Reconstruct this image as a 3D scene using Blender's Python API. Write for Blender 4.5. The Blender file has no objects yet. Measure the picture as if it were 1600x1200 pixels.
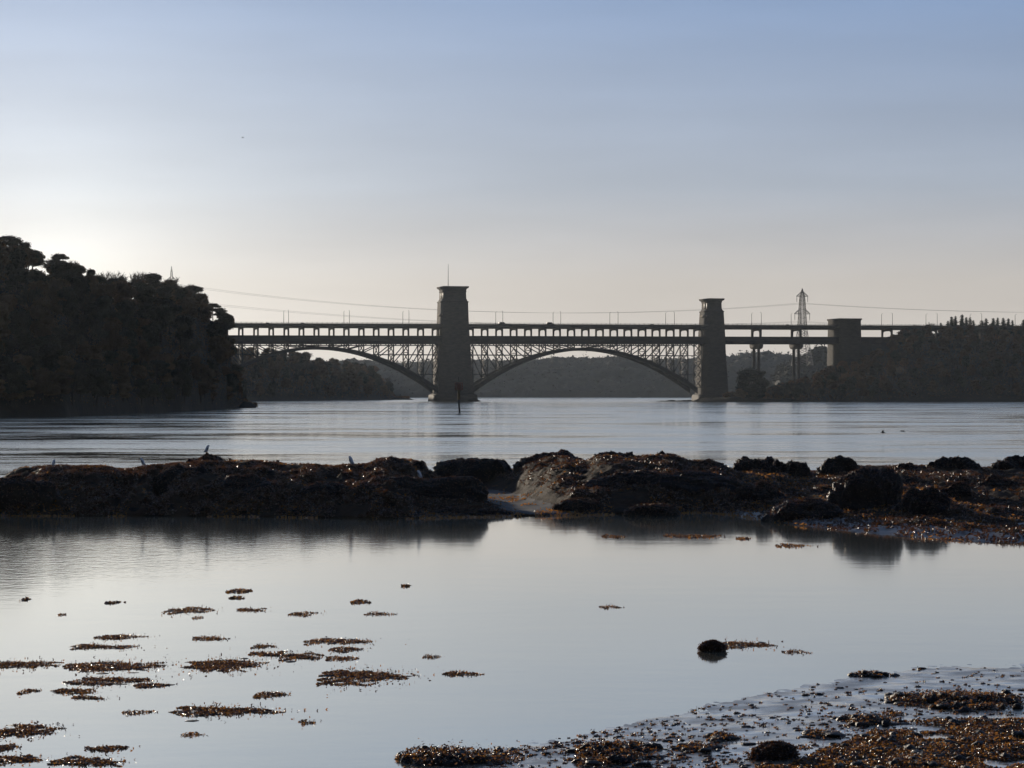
import bpy, math, random
import numpy as np
from math import radians as R

# ------------------------------------------------------------------ camera, sky, sun, exposure
SC = bpy.context.scene
COL = SC.collection
F = 4000.0                      # focal length in photo pixels (photo 1600 px wide)
HOR = 614.0                     # row of the horizon
H = 5.0                         # eye height over the water
cd = bpy.data.cameras.new('camera')
cam = bpy.data.objects.new('camera', cd); COL.objects.link(cam)
cam.location = (0, 0, H); cam.rotation_euler = (R(90), 0, 0)
cd.sensor_width = 36; cd.lens = 36 * F / 1600
cd.shift_y = (HOR - 600) / 1600
cd.clip_start = 0.5; cd.clip_end = 30000
SC.camera = cam
SC.view_settings.view_transform = 'Standard'
SC.view_settings.look = 'None'
SC.view_settings.exposure = 0
SC.view_settings.gamma = 1

SUN_AZ, SUN_EL = R(-19), R(6.0)            # azimuth measured from +Y towards +X
W_ = bpy.data.worlds.new('World'); SC.world = W_; W_.use_nodes = True
nt = W_.node_tree; nt.nodes.clear()
def N(t, **k):
    n = nt.nodes.new(t)
    for a, b in k.items(): setattr(n, a, b)
    return n
def lk(a, b): nt.links.new(a, b)
wo = N('ShaderNodeOutputWorld'); bg = N('ShaderNodeBackground'); lk(bg.outputs[0], wo.inputs[0])
tc = N('ShaderNodeTexCoord')
nrm = N('ShaderNodeVectorMath', operation='NORMALIZE'); lk(tc.outputs['Generated'], nrm.inputs[0])
sep = N('ShaderNodeSeparateXYZ'); lk(nrm.outputs[0], sep.inputs[0])
asn = N('ShaderNodeMath', operation='ARCSINE'); lk(sep.outputs['Z'], asn.inputs[0])
deg = N('ShaderNodeMath', operation='MULTIPLY'); lk(asn.outputs[0], deg.inputs[0]); deg.inputs[1].default_value = 57.2958 / 90
rp = N('ShaderNodeValToRGB'); lk(deg.outputs[0], rp.inputs[0])
els = rp.color_ramp.elements
stops = [(0, (.54, .49, .44)), (2.4, (.49, .46, .43)), (4.6, (.335, .385, .465)), (8.8, (.200, .300, .495)),
         (14, (.16, .25, .44)), (30, (.09, .17, .36)), (90, (.05, .10, .25))]
els[0].position = 0; els[0].color = (*stops[0][1], 1)
els[1].position = 1; els[1].color = (*stops[-1][1], 1)
for e, c in stops[1:-1]:
    x = els.new(e / 90); x.color = (*c, 1)
mr = N('ShaderNodeMapRange'); lk(sep.outputs['Y'], mr.inputs[0])
mr.inputs[1].default_value = -1; mr.inputs[2].default_value = .9
mr.inputs[3].default_value = .28; mr.inputs[4].default_value = 1
m1 = N('ShaderNodeVectorMath', operation='SCALE'); lk(rp.outputs[0], m1.inputs[0]); lk(mr.outputs[0], m1.inputs['Scale'])
GA, GE = R(-11.5), R(2.6)                  # heart of the glow round the sun behind the headland
dt = N('ShaderNodeVectorMath', operation='DOT_PRODUCT'); lk(nrm.outputs[0], dt.inputs[0])
dt.inputs[1].default_value = (math.sin(GA) * math.cos(GE), math.cos(GA) * math.cos(GE), math.sin(GE))
def falloff(dnode, k):                     # 1 / (1 + k (1 - cos angle))
    a_ = N('ShaderNodeMath', operation='SUBTRACT'); a_.inputs[0].default_value = 1; lk(dnode.outputs['Value'], a_.inputs[1])
    b_ = N('ShaderNodeMath', operation='MULTIPLY_ADD'); lk(a_.outputs[0], b_.inputs[0]); b_.inputs[1].default_value = k; b_.inputs[2].default_value = 1
    c_ = N('ShaderNodeMath', operation='DIVIDE'); c_.inputs[0].default_value = 1; lk(b_.outputs[0], c_.inputs[1]); return c_
ex = falloff(dt, 98)
gl = N('ShaderNodeVectorMath', operation='SCALE'); gl.inputs[0].default_value = (.245, .27, .275); lk(ex.outputs[0], gl.inputs['Scale'])
ad = N('ShaderNodeVectorMath', operation='ADD'); lk(m1.outputs[0], ad.inputs[0]); lk(gl.outputs[0], ad.inputs[1])
# whiter heart of the glow, low behind the headland
dt2 = N('ShaderNodeVectorMath', operation='DOT_PRODUCT'); lk(nrm.outputs[0], dt2.inputs[0]); dt2.inputs[1].default_value = (math.sin(R(-10)), math.cos(R(-10)), math.sin(R(2.3)))
ex2 = falloff(dt2, 600)
gl2 = N('ShaderNodeVectorMath', operation='SCALE'); gl2.inputs[0].default_value = (.15, .15, .135); lk(ex2.outputs[0], gl2.inputs['Scale'])
ad2 = N('ShaderNodeVectorMath', operation='ADD'); lk(ad.outputs[0], ad2.inputs[0]); lk(gl2.outputs[0], ad2.inputs[1]); ad = ad2
# thin streaks of high haze
mp = N('ShaderNodeMapping'); lk(nrm.outputs[0], mp.inputs[0]); mp.inputs['Scale'].default_value = (5, 5, 34)
mp.inputs['Rotation'].default_value = (0, R(7), 0)
nz = N('ShaderNodeTexNoise'); lk(mp.outputs[0], nz.inputs[0]); nz.inputs['Scale'].default_value = 1.6; nz.inputs['Detail'].default_value = 4
mz = N('ShaderNodeMapRange'); lk(nz.outputs[0], mz.inputs[0]); mz.inputs[1].default_value = .3; mz.inputs[2].default_value = .75
mz.inputs[3].default_value = .95; mz.inputs[4].default_value = 1.05
st = N('ShaderNodeVectorMath', operation='SCALE'); lk(ad.outputs[0], st.inputs[0]); lk(mz.outputs[0], st.inputs['Scale'])
sky = N('ShaderNodeTexSky', sky_type='NISHITA'); sky.sun_disc = False
sky.sun_elevation = SUN_EL; sky.sun_rotation = SUN_AZ; sky.dust_density = 2.0; sky.air_density = 1
sk = N('ShaderNodeVectorMath', operation='SCALE'); lk(sky.outputs[0], sk.inputs[0]); sk.inputs['Scale'].default_value = 0.002
a2 = N('ShaderNodeVectorMath', operation='ADD'); lk(st.outputs[0], a2.inputs[0]); lk(sk.outputs[0], a2.inputs[1])
lk(a2.outputs[0], bg.inputs[0]); bg.inputs[1].default_value = 1.0

sl = bpy.data.lights.new('sun', 'SUN'); sl.energy = 3.0; sl.angle = R(0.6); sl.color = (1, .86, .68)
so = bpy.data.objects.new('sun', sl); COL.objects.link(so)
so.rotation_euler = (R(90) - SUN_EL, 0, math.pi - SUN_AZ)
so.location = (-300, 800, 300)

rng = np.random.default_rng(7)
random.seed(7)

# ------------------------------------------------------------------ helpers
def P(px, py, d): return np.array(((px - 800) / F * d, d, H + (HOR - py) / F * d))
def gd(py): return H * F / (py - HOR)          # distance of the water seen at row py
def pl(pts, x):                                # piecewise linear
    xs = [p[0] for p in pts]; ys = [p[1] for p in pts]
    return np.interp(x, xs, ys)

def _h(ix, iy, iz, s):
    n = (ix.astype(np.int64) * 374761393 + iy.astype(np.int64) * 668265263 + iz.astype(np.int64) * 2147483647 + s * 144665) & 0xffffffff
    n = ((n ^ (n >> 13)) * 1274126177) & 0xffffffff
    n = ((n ^ (n >> 16)) * 2246822519) & 0xffffffff
    return ((n ^ (n >> 15)) & 0xffff) / 65535.0
def vn(x, y, z=0.0, s=0):
    x, y, z = np.broadcast_arrays(np.asarray(x, float), np.asarray(y, float), np.asarray(z, float))
    ix, iy, iz = np.floor(x), np.floor(y), np.floor(z)
    fx, fy, fz = x - ix, y - iy, z - iz
    fx, fy, fz = [f * f * (3 - 2 * f) for f in (fx, fy, fz)]
    r = 0
    for a in (0, 1):
        for b in (0, 1):
            for c in (0, 1):
                w = (fx if a else 1 - fx) * (fy if b else 1 - fy) * (fz if c else 1 - fz)
                r = r + w * _h(ix + a, iy + b, iz + c, s)
    return r * 2 - 1
def fbm(x, y, z=0.0, o=4, s=0, g=.5):
    r = 0; a = 1; t = 0
    for i in range(o):
        r = r + a * vn(x * 2 ** i, y * 2 ** i, z * 2 ** i, s + i); t += a; a *= g
    return r / t

class MB:
    def __init__(s): s.v = []; s.f = []; s.m = []; s.n = 0
    def add(s, v, f, mi=0):
        v = np.asarray(v, float); f = np.asarray(f, int)
        s.v.append(v); s.f.append((f + s.n)); s.m.append((len(f), mi)); s.n += len(v)
    def quad8(s, c, mi=0):        # 8 corners: bottom ring 4, top ring 4
        s.add(c, [(3, 2, 1, 0), (4, 5, 6, 7), (0, 1, 5, 4), (1, 2, 6, 5), (2, 3, 7, 6), (3, 0, 4, 7)], mi)
    def box(s, a, b, mi=0):
        x0, y0, z0 = a; x1, y1, z1 = b
        s.quad8([(x0, y0, z0), (x1, y0, z0), (x1, y1, z0), (x0, y1, z0), (x0, y0, z1), (x1, y0, z1), (x1, y1, z1), (x0, y1, z1)], mi)
    def beam(s, p, q, w, h=None, mi=0):
        p = np.array(p, float); q = np.array(q, float); h = w if h is None else h
        d = q - p; d /= np.linalg.norm(d) + 1e-9
        up = np.array((0, 0, 1.)) if abs(d[2]) < .95 else np.array((0, 1., 0))
        a = np.cross(d, up); a /= np.linalg.norm(a); b = np.cross(a, d)
        a = a * w / 2; b = b * h / 2
        s.quad8([p - a - b, p + a - b, p + a + b, p - a + b, q - a - b, q + a - b, q + a + b, q - a + b], mi)
    def tube(s, pts, rad, k=8, mi=0):
        pts = np.array(pts, float); n = len(pts); rad = np.broadcast_to(rad, (n,))
        t = np.gradient(pts, axis=0); t /= np.linalg.norm(t, axis=1)[:, None] + 1e-9
        up = np.array((0, 0, 1.)) if abs(t[:, 2]).mean() < .8 else np.array((1., 0, 0))
        V = []
        for i in range(n):
            a = np.cross(t[i], up); a /= np.linalg.norm(a) + 1e-9; b = np.cross(a, t[i])
            for j in range(k):
                an = 2 * math.pi * j / k
                V.append(pts[i] + rad[i] * (a * math.cos(an) + b * math.sin(an)))
        fs = [(i * k + j, i * k + (j + 1) % k, (i + 1) * k + (j + 1) % k, (i + 1) * k + j) for i in range(n - 1) for j in range(k)]
        s.add(V, fs, mi)
        for i0, rev in ((0, True), (n - 1, False)):
            c = pts[i0]; ring = [V[i0 * k + j] for j in range(k)]
            fs = [((j + 1) % k, j, k, k) if rev else (j, (j + 1) % k, k, k) for j in range(k)]
            s.add(ring + [c], [f[:3] for f in fs], mi)
    def rings(s, rs, mi=0, cap=True):          # rs: list of equal-length closed rings
        k = len(rs[0]); V = np.concatenate([np.asarray(r, float) for r in rs])
        fs = [(i * k + j, i * k + (j + 1) % k, (i + 1) * k + (j + 1) % k, (i + 1) * k + j) for i in range(len(rs) - 1) for j in range(k)]
        s.add(V, fs, mi)
        if cap:
            if k == 4: s.add(rs[-1], [(0, 1, 2, 3)], mi); s.add(rs[0], [(3, 2, 1, 0)], mi)
            else:
                for r, rev in ((rs[0], 1), (rs[-1], 0)):
                    c = np.mean(np.asarray(r, float), axis=0)
                    s.add(list(r) + [c], [((j + 1) % k, j, k) if rev else (j, (j + 1) % k, k) for j in range(k)], mi)
    def leaves(s, c, size, up=0.0, mi=0, aspect=1.6, r=rng):  # c: (n,3) centres, random quads
        n = len(c); u = r.normal(size=(n, 3)); u[:, 2] *= 1 - up; u /= np.linalg.norm(u, axis=1)[:, None] + 1e-9
        w = r.normal(size=(n, 3)); w[:, 2] *= 1 - up
        w -= (w * u).sum(1)[:, None] * u; w /= np.linalg.norm(w, axis=1)[:, None] + 1e-9
        sz = np.broadcast_to(size, (n,))[:, None] * r.uniform(.6, 1.3, (n, 1)) / 2
        a = u * sz * aspect; b = w * sz
        V = np.stack([c - a, c - b * .9, c + a, c + b * .9], 1).reshape(-1, 3)
        s.add(V, np.arange(n * 4).reshape(n, 4), mi)
    def mesh(s, name, mats, smooth=False):
        me = bpy.data.meshes.new(name)
        if not s.v: return me
        V = np.concatenate(s.v)
        me.vertices.add(len(V)); me.vertices.foreach_set('co', V.astype(np.float32).ravel())
        tot = []; idx = []
        for f in s.f: tot.append(np.full(len(f), f.shape[1])); idx.append(f.ravel())
        tot = np.concatenate(tot).astype(np.int32); idx = np.concatenate(idx).astype(np.int32)
        me.loops.add(len(idx)); me.loops.foreach_set('vertex_index', idx)
        me.polygons.add(len(tot))
        st_ = np.concatenate(([0], np.cumsum(tot)[:-1])).astype(np.int32)
        me.polygons.foreach_set('loop_start', st_); me.polygons.foreach_set('loop_total', tot)
        mi = np.concatenate([np.full(n, i) for n, i in s.m]).astype(np.int32)
        me.polygons.foreach_set('material_index', mi)
        if smooth: me.polygons.foreach_set('use_smooth', np.ones(len(tot), bool))
        for m in (mats if isinstance(mats, (list, tuple)) else [mats]): me.materials.append(m)
        me.update(calc_edges=True); me.validate()
        return me
def obj(name, me, parent=None, loc=None):
    o = bpy.data.objects.new(name, me); COL.objects.link(o)
    if parent: o.parent = parent
    if loc is not None: o.location = loc
    return o
def tag(o, label=None, cat=None, group=None, kind=None):
    if label: o['label'] = label
    if cat: o['category'] = cat
    if group: o['group'] = group
    if kind: o['kind'] = kind
    return o
def thing(name, loc, label, cat, group=None, rz=0):
    o = obj(name, None, loc=loc); o.rotation_euler.z = rz; o.empty_display_size = .5
    return tag(o, label, cat, group)

# ------------------------------------------------------------------ materials
def mat(name, col, rough=.7, noise=None, bump=None, spec=.5, metal=0, trans=None, objrand=0, col2=None, aniso=None, space='Object', sc3=None, ior=None, c3=None):
    m = bpy.data.materials.new(name); m.use_nodes = True; t = m.node_tree; b = t.nodes['Principled BSDF']
    b.inputs['Roughness'].default_value = rough; b.inputs['Specular IOR Level'].default_value = spec; b.inputs['Metallic'].default_value = metal
    if ior: b.inputs['IOR'].default_value = ior
    L = t.links; nn = t.nodes.new
    tcn = nn('ShaderNodeTexCoord'); src = tcn.outputs[space]
    if sc3:
        mp_ = nn('ShaderNodeMapping'); mp_.inputs['Scale'].default_value = sc3; L.new(src, mp_.inputs[0]); src = mp_.outputs[0]
    out = None
    if noise:
        a = nn('ShaderNodeTexNoise'); a.inputs['Scale'].default_value = noise; a.inputs['Detail'].default_value = 6; a.inputs['Roughness'].default_value = .65
        L.new(src, a.inputs[0]); r = nn('ShaderNodeValToRGB'); L.new(a.outputs[0], r.inputs[0])
        r.color_ramp.elements[0].position = .35; r.color_ramp.elements[1].position = .65
        r.color_ramp.elements[0].color = (*col, 1); r.color_ramp.elements[1].color = (*(col2 or [c * .5 for c in col]), 1)
        if c3:
            e = r.color_ramp.elements.new(.56); e.color = (*c3, 1)
        out = r.outputs[0]
    else:
        b.inputs['Base Color'].default_value = (*col, 1)
    if objrand:
        oi = nn('ShaderNodeObjectInfo'); mrn = nn('ShaderNodeMapRange'); L.new(oi.outputs['Random'], mrn.inputs[0])
        mrn.inputs[3].default_value = 1 - objrand; mrn.inputs[4].default_value = 1 + objrand
        hs = nn('ShaderNodeHueSaturation'); L.new(mrn.outputs[0], hs.inputs['Value'])
        if out: L.new(out, hs.inputs['Color'])
        else: hs.inputs['Color'].default_value = (*col, 1)
        out = hs.outputs[0]
    if out: L.new(out, b.inputs['Base Color'])
    if bump:
        sc, st, ds = bump
        a = nn('ShaderNodeTexNoise'); a.inputs['Scale'].default_value = sc; a.inputs['Detail'].default_value = 5; L.new(src, a.inputs[0])
        bp = nn('ShaderNodeBump'); bp.inputs['Strength'].default_value = st; bp.inputs['Distance'].default_value = ds
        L.new(a.outputs[0], bp.inputs['Height']); L.new(bp.outputs[0], b.inputs['Normal'])
    if trans:
        tr = nn('ShaderNodeBsdfTranslucent'); tr.inputs[0].default_value = (*trans[0], 1)
        mx = nn('ShaderNodeMixShader'); mx.inputs[0].default_value = trans[1]
        L.new(b.outputs[0], mx.inputs[1]); L.new(tr.outputs[0], mx.inputs[2]); L.new(mx.outputs[0], t.nodes['Material Output'].inputs[0])
    return m
M = {}
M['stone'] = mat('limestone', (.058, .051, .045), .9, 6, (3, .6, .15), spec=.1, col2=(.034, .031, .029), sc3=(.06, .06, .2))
M['stone_wet'] = mat('tide_stained_limestone', (.040, .034, .026), .8, 2, (3, .6, .15), spec=.2, col2=(.018, .015, .012), sc3=(.1, .1, .6))
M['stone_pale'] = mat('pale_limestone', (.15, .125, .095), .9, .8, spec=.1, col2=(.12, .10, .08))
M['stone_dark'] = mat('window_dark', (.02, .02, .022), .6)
M['concrete'] = mat('deck_concrete', (.075, .068, .060), .85, .25, (1, .3, .05), spec=.1, col2=(.05, .046, .043))
M['steel'] = mat('grey_painted_steel', (.026, .029, .036), .75, .3, spec=.06, col2=(.018, .020, .025))
M['rail'] = mat('parapet_steel', (.025, .025, .027), .7, spec=.1)
M['lamp'] = mat('galvanised_steel', (.09, .09, .09), .6, metal=.2, spec=.3)
M['pylon'] = mat('pylon_steel', (.17, .16, .15), .7, metal=.2, spec=.2)
M['wire'] = mat('conductor', (.22, .21, .20), .6, spec=.3)
M['leaf'] = mat('evergreen_leaves', (.030, .030, .016), .8, .35, spec=.15, col2=(.016, .018, .010), trans=((.10, .055, .02), .18), objrand=.35)
M['leaf_brown'] = mat('winter_brown_leaves', (.092, .056, .028), .85, .3, spec=.12, col2=(.045, .028, .015), trans=((.22, .11, .04), .2), objrand=.5)
M['twig'] = mat('bare_twigs', (.085, .062, .042), .85, .4, spec=.15, col2=(.035, .027, .02), objrand=.3)
M['bark'] = mat('bark', (.040, .030, .022), .9, 2, spec=.15)
M['conifer'] = mat('conifer_needles', (.020, .026, .016), .85, .5, spec=.1, objrand=.2)
M['soil'] = mat('woodland_ground', (.030, .022, .014), .95, .12, (.5, .5, .5), spec=.1, col2=(.016, .013, .009))
M['farwood'] = mat('distant_wood', (.045, .042, .030), .9, .03, (.08, .7, 2), spec=.1, col2=(.024, .024, .018))
M['shore_rock'] = mat('shore_rock', (.022, .017, .012), .95, .5, (1.5, 1, .6), spec=.03)
M['weed'] = mat('wet_seaweed', (.085, .040, .012), .42, 9, (40, .9, .02), spec=.6, col2=(.022, .011, .004), trans=((.34, .13, .03), .16))
M['weed_gold'] = mat('wet_seaweed_fronds', (.21, .10, .025), .17, 14, (60, .7, .01), spec=1.0, col2=(.055, .026, .008), trans=((.72, .31, .06), .32))
M['rock_base'] = mat('weedy_rock_ledge', (.022, .013, .006), .8, 1.2, (14, 1.0, .08), spec=.05, col2=(.008, .005, .003), c3=(.050, .024, .009))
M['silt_wet'] = mat('wet_silt', (.13, .105, .080), .45, 1.2, (5, .3, .03), spec=.3, col2=(.07, .052, .036))
M['weed_dark'] = mat('dark_wet_seaweed', (.055, .026, .009), .35, 9, (40, .9, .02), spec=.5, col2=(.010, .005, .003), trans=((.20, .07, .02), .12))
M['silt'] = mat('dull_silt', (.095, .080, .066), .75, 1.2, (6, .25, .03), spec=.12, col2=(.055, .045, .037))
M['rock'] = mat('seaweed_covered_rock', (.016, .010, .005), .55, 5, (22, 1.0, .03), spec=.22, col2=(.006, .004, .003), c3=(.022, .012, .006))
M['gull_white'] = mat('white_plumage', (.62, .62, .62), .8)
M['gull_grey'] = mat('grey_plumage', (.16, .17, .19), .8)
M['gull_black'] = mat('black_plumage', (.02, .02, .02), .7)
M['gull_leg'] = mat('bird_leg', (.30, .08, .05), .6)
M['red'] = mat('faded_red_paint', (.10, .026, .015), .7, 3, col2=(.09, .025, .015))
M['ochre'] = mat('rusty_yellow_paint', (.10, .062, .018), .75, 3, col2=(.06, .04, .015))
M['black'] = mat('wet_black_steel', (.012, .012, .012), .5)
M['car_dark'] = mat('dark_car_paint', (.03, .032, .04), .35)
M['car_grey'] = mat('grey_car_paint', (.12, .12, .125), .35)
M['glass'] = mat('car_glass', (.02, .02, .025), .1)
M['tyre'] = mat('tyre', (.015, .015, .015), .8)

# mud: wet, partly mirror-like
def mud_mat():
    m = bpy.data.materials.new('wet_mud'); m.use_nodes = True; t = m.node_tree; b = t.nodes['Principled BSDF']; L = t.links; nn = t.nodes.new
    tcn = nn('ShaderNodeTexCoord')
    a = nn('ShaderNodeTexNoise'); a.inputs['Scale'].default_value = 1.3; a.inputs['Detail'].default_value = 7; L.new(tcn.outputs['Object'], a.inputs[0])
    r = nn('ShaderNodeValToRGB'); L.new(a.outputs[0], r.inputs[0])
    r.color_ramp.elements[0].position = .38; r.color_ramp.elements[0].color = (.66, .56, .42, 1)
    r.color_ramp.elements[1].position = .66; r.color_ramp.elements[1].color = (.36, .29, .20, 1)
    L.new(r.outputs[0], b.inputs['Base Color'])
    r2 = nn('ShaderNodeMapRange'); L.new(a.outputs[0], r2.inputs[0]); r2.inputs[1].default_value = .4; r2.inputs[2].default_value = .62
    r2.inputs[3].default_value = .12; r2.inputs[4].default_value = .34; L.new(r2.outputs[0], b.inputs['Roughness'])
    c = nn('ShaderNodeTexNoise'); c.inputs['Scale'].default_value = 9; c.inputs['Detail'].default_value = 6; L.new(tcn.outputs['Object'], c.inputs[0])
    bp = nn('ShaderNodeBump'); bp.inputs['Strength'].default_value = .22; bp.inputs['Distance'].default_value = .008
    L.new(c.outputs[0], bp.inputs['Height']); L.new(bp.outputs[0], b.inputs['Normal'])
    b.inputs['IOR'].default_value = 1.45; b.inputs['Metallic'].default_value = .72
    return m
M['mud'] = mud_mat()

def water_mat():
    m = bpy.data.materials.new('water'); m.use_nodes = True; t = m.node_tree; b = t.nodes['Principled BSDF']; L = t.links; nn = t.nodes.new
    b.inputs['Base Color'].default_value = (.92, .78, .51, 1); b.inputs['IOR'].default_value = 1.33; b.inputs['Metallic'].default_value = .86
    b.inputs['Specular IOR Level'].default_value = .5
    g = nn('ShaderNodeNewGeometry'); sp = nn('ShaderNodeSeparateXYZ'); L.new(g.outputs['Position'], sp.inputs[0])
    def math_(op, a, b_=None, c=None):
        n = nn('ShaderNodeMath'); n.operation = op
        for i, v in enumerate((a, b_, c)):
            if v is None: continue
            if isinstance(v, (int, float)): n.inputs[i].default_value = v
            else: L.new(v, n.inputs[i])
        return n.outputs[0]
    def noise(sc3, scale, det, rough=.5):
        mp_ = nn('ShaderNodeMapping'); mp_.inputs['Scale'].default_value = sc3; L.new(g.outputs['Position'], mp_.inputs[0])
        n = nn('ShaderNodeTexNoise'); n.inputs['Scale'].default_value = scale; n.inputs['Detail'].default_value = det
        n.inputs['Roughness'].default_value = rough; L.new(mp_.outputs[0], n.inputs[0]); return n.outputs[0]
    def rng_(v, a, b_, c, d, smooth=True):
        n = nn('ShaderNodeMapRange'); n.interpolation_type = 'SMOOTHSTEP' if smooth else 'LINEAR'; L.new(v, n.inputs[0])
        for i, q in enumerate((a, b_, c, d)): n.inputs[1 + i].default_value = q
        return n.outputs[0]
    far = rng_(sp.outputs['Y'], 112, 150, 0, 1)              # the channel beyond the rocks
    # calm and ruffled patches drawn out by the tide
    patch = noise((.013, .028, 1), 1, 7, .70)
    patch = math_('ADD', math_('MULTIPLY', patch, .68), math_('MULTIPLY', noise((.07, .20, 1), 1, 4, .6), .32))
    calm = rng_(patch, .40, .58, 0, 1)
    fine = noise((1.2, 1.0, 1), 2.2, 3)
    mid = noise((.5, .9, 1), .8, 3)
    slow = noise((.07, .10, 1), 1, 3)
    # pool: faint slow swell and tiny ripples, more ruffled at the left
    lruf = math_('MULTIPLY', rng_(sp.outputs['X'], -9, -2, 1, 0), rng_(sp.outputs['Y'], 55, 80, 0, 1))
    hp = math_('MULTIPLY', fine, math_('ADD', .0010, math_('MULTIPLY', lruf, .006)))
    hp = math_('ADD', hp, math_('MULTIPLY', mid, .0022))
    hp = math_('ADD', hp, math_('MULTIPLY', slow, .010))
    hf = math_('MULTIPLY', fine, math_('ADD', .008, math_('MULTIPLY', calm, .030)))
    hf = math_('ADD', hf, math_('MULTIPLY', mid, math_('ADD', .02, math_('MULTIPLY', calm, .09))))
    hf = math_('ADD', hf, math_('MULTIPLY', slow, .10))
    h = math_('ADD', math_('MULTIPLY', hp, math_('SUBTRACT', 1, far)), math_('MULTIPLY', hf, far))
    bp = nn('ShaderNodeBump'); bp.inputs['Strength'].default_value = 1; bp.inputs['Distance'].default_value = 1.0
    L.new(h, bp.inputs['Height']); L.new(bp.outputs[0], b.inputs['Normal'])
    rf = math_('ADD', math_('MULTIPLY', math_('SUBTRACT', 1, far), .062), math_('MULTIPLY', far, math_('ADD', .03, math_('MULTIPLY', calm, .19))))
    L.new(rf, b.inputs['Roughness'])
    return m
M['water'] = water_mat()

# ------------------------------------------------------------------ water sheet, sea bed
mb = MB(); ys = [-60, 20, 34, 50, 80, 120, 180, 400, 900, 2000, 4600]; xs = [-2600, -1200, -300, -60, -20, 0, 20, 60, 300, 1200, 2600]
V = [(x, y, 0) for y in ys for x in xs]; nx = len(xs)
mb.add(V, [(j * nx + i, j * nx + i + 1, (j + 1) * nx + i + 1, (j + 1) * nx + i) for j in range(len(ys) - 1) for i in range(nx - 1)])
tag(obj('water', mb.mesh('water', M['water'])), kind='structure')

# ------------------------------------------------------------------ bridge frame of reference (fitted to the photograph)
BX, BZ, TH, BW = -157.33, 1495.6, 0.2519, 15.58
cT, sT = math.cos(TH), math.sin(TH)
def B(s, w, z): return np.array((BX + s * cT - w * sT, BZ + s * sT + w * cT, z))
def s_at(px, w=0.0):
    u = (px - 800) / F
    return (u * (BZ + w * cT) + w * sT - BX) / (cT - u * sT)
def z_at(px, py, w=0.0):
    s = s_at(px, w); d = BZ + s * sT + w * cT
    return H + (HOR - py) / F * d
def dline(py0, py1):            # level line through (360,py0) and (1590,py1)
    s0, s1 = s_at(360), s_at(1590); z0, z1 = z_at(360, py0), z_at(1590, py1)
    return lambda s: z0 + (z1 - z0) * (s - s0) / (s1 - s0)
zTop = dline(505.0, 509.4)      # road level
zRoadB = dline(511.4, 515.6)    # soffit of the road deck
zRailT = dline(523.8, 527.2)    # top of the rail deck
zRailB = dline(537.0, 537.6)
PITCH = 9.0; GAP = 138.43
bridge = thing('arch_bridge', (0, 0, 0), 'long two-level bridge with steel arches and tall stone towers across the strait', 'bridge')
SL, SR = s_at(215), s_at(1760)
sC0, sC1 = s_at(692.3), s_at(731.3)      # central tower at deck level
sR0, sR1 = s_at(1106), s_at(1130.2)      # right tower
sA0, sA1 = s_at(1310.5), s_at(1342.8)    # abutment tower
def bar(mb, s0, s1, w0, w1, zb, zt, mi=0, seg=24):
    ss = np.linspace(s0, s1, seg + 1)
    mb.rings([[B(s, w0, zb(s)), B(s, w1, zb(s)), B(s, w1, zt(s)), B(s, w0, zt(s))] for s in ss], mi)
# decks are interrupted by nothing: they run through the towers, whose walls stand proud of them
mb = MB(); bar(mb, SL, SR, -1.3, BW + 1.3, lambda s: zRoadB(s) + .25, lambda s: zTop(s) - .95)
bar(mb, SL, SR, -.6, BW + .6, lambda s: zRoadB(s), lambda s: zRoadB(s) + .35)
bar(mb, SL, SR, -1.55, -1.0, lambda s: zTop(s) - .75, zTop); bar(mb, SL, SR, BW + 1.0, BW + 1.55, lambda s: zTop(s) - .75, zTop)
obj('road_deck', mb.mesh('road_deck', M['concrete']), bridge)
mb = MB()
for w in (-1.3, BW + 1.3):
    bar(mb, SL, SR, w - .05, w + .05, lambda s: zTop(s) + .62, lambda s: zTop(s) + .72)
    bar(mb, SL, SR, w - .03, w + .03, lambda s: zTop(s) + .30, lambda s: zTop(s) + .36)
    for s in np.arange(SL, SR, 3.0): mb.beam(B(s, w, zTop(s) - .1), B(s, w, zTop(s) + .85), .14)
obj('parapet', mb.mesh('parapet', M['rail']), bridge)
mb = MB(); bar(mb, SL, SR, -.9, BW + .9, lambda s: zRailB(s) + .3, lambda s: zRailT(s) - .3)
bar(mb, SL, SR, -1.25, -.55, lambda s: zRailT(s) - .55, zRailT); bar(mb, SL, SR, BW + .55, BW + 1.25, lambda s: zRailT(s) - .55, zRailT)
bar(mb, SL, SR, -1.15, -.6, zRailB, lambda s: zRailB(s) + .55); bar(mb, SL, SR, BW + .6, BW + 1.15, zRailB, lambda s: zRailB(s) + .55)
for s in np.arange(SL + 2, SR, 3.0):
    for w in (-1.02, BW + 1.02): mb.beam(B(s, w, zRailB(s) + .4), B(s, w, zRailT(s) - .4), .25, .3)
obj('rail_deck', mb.mesh('rail_deck', M['steel']), bridge)

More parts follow.
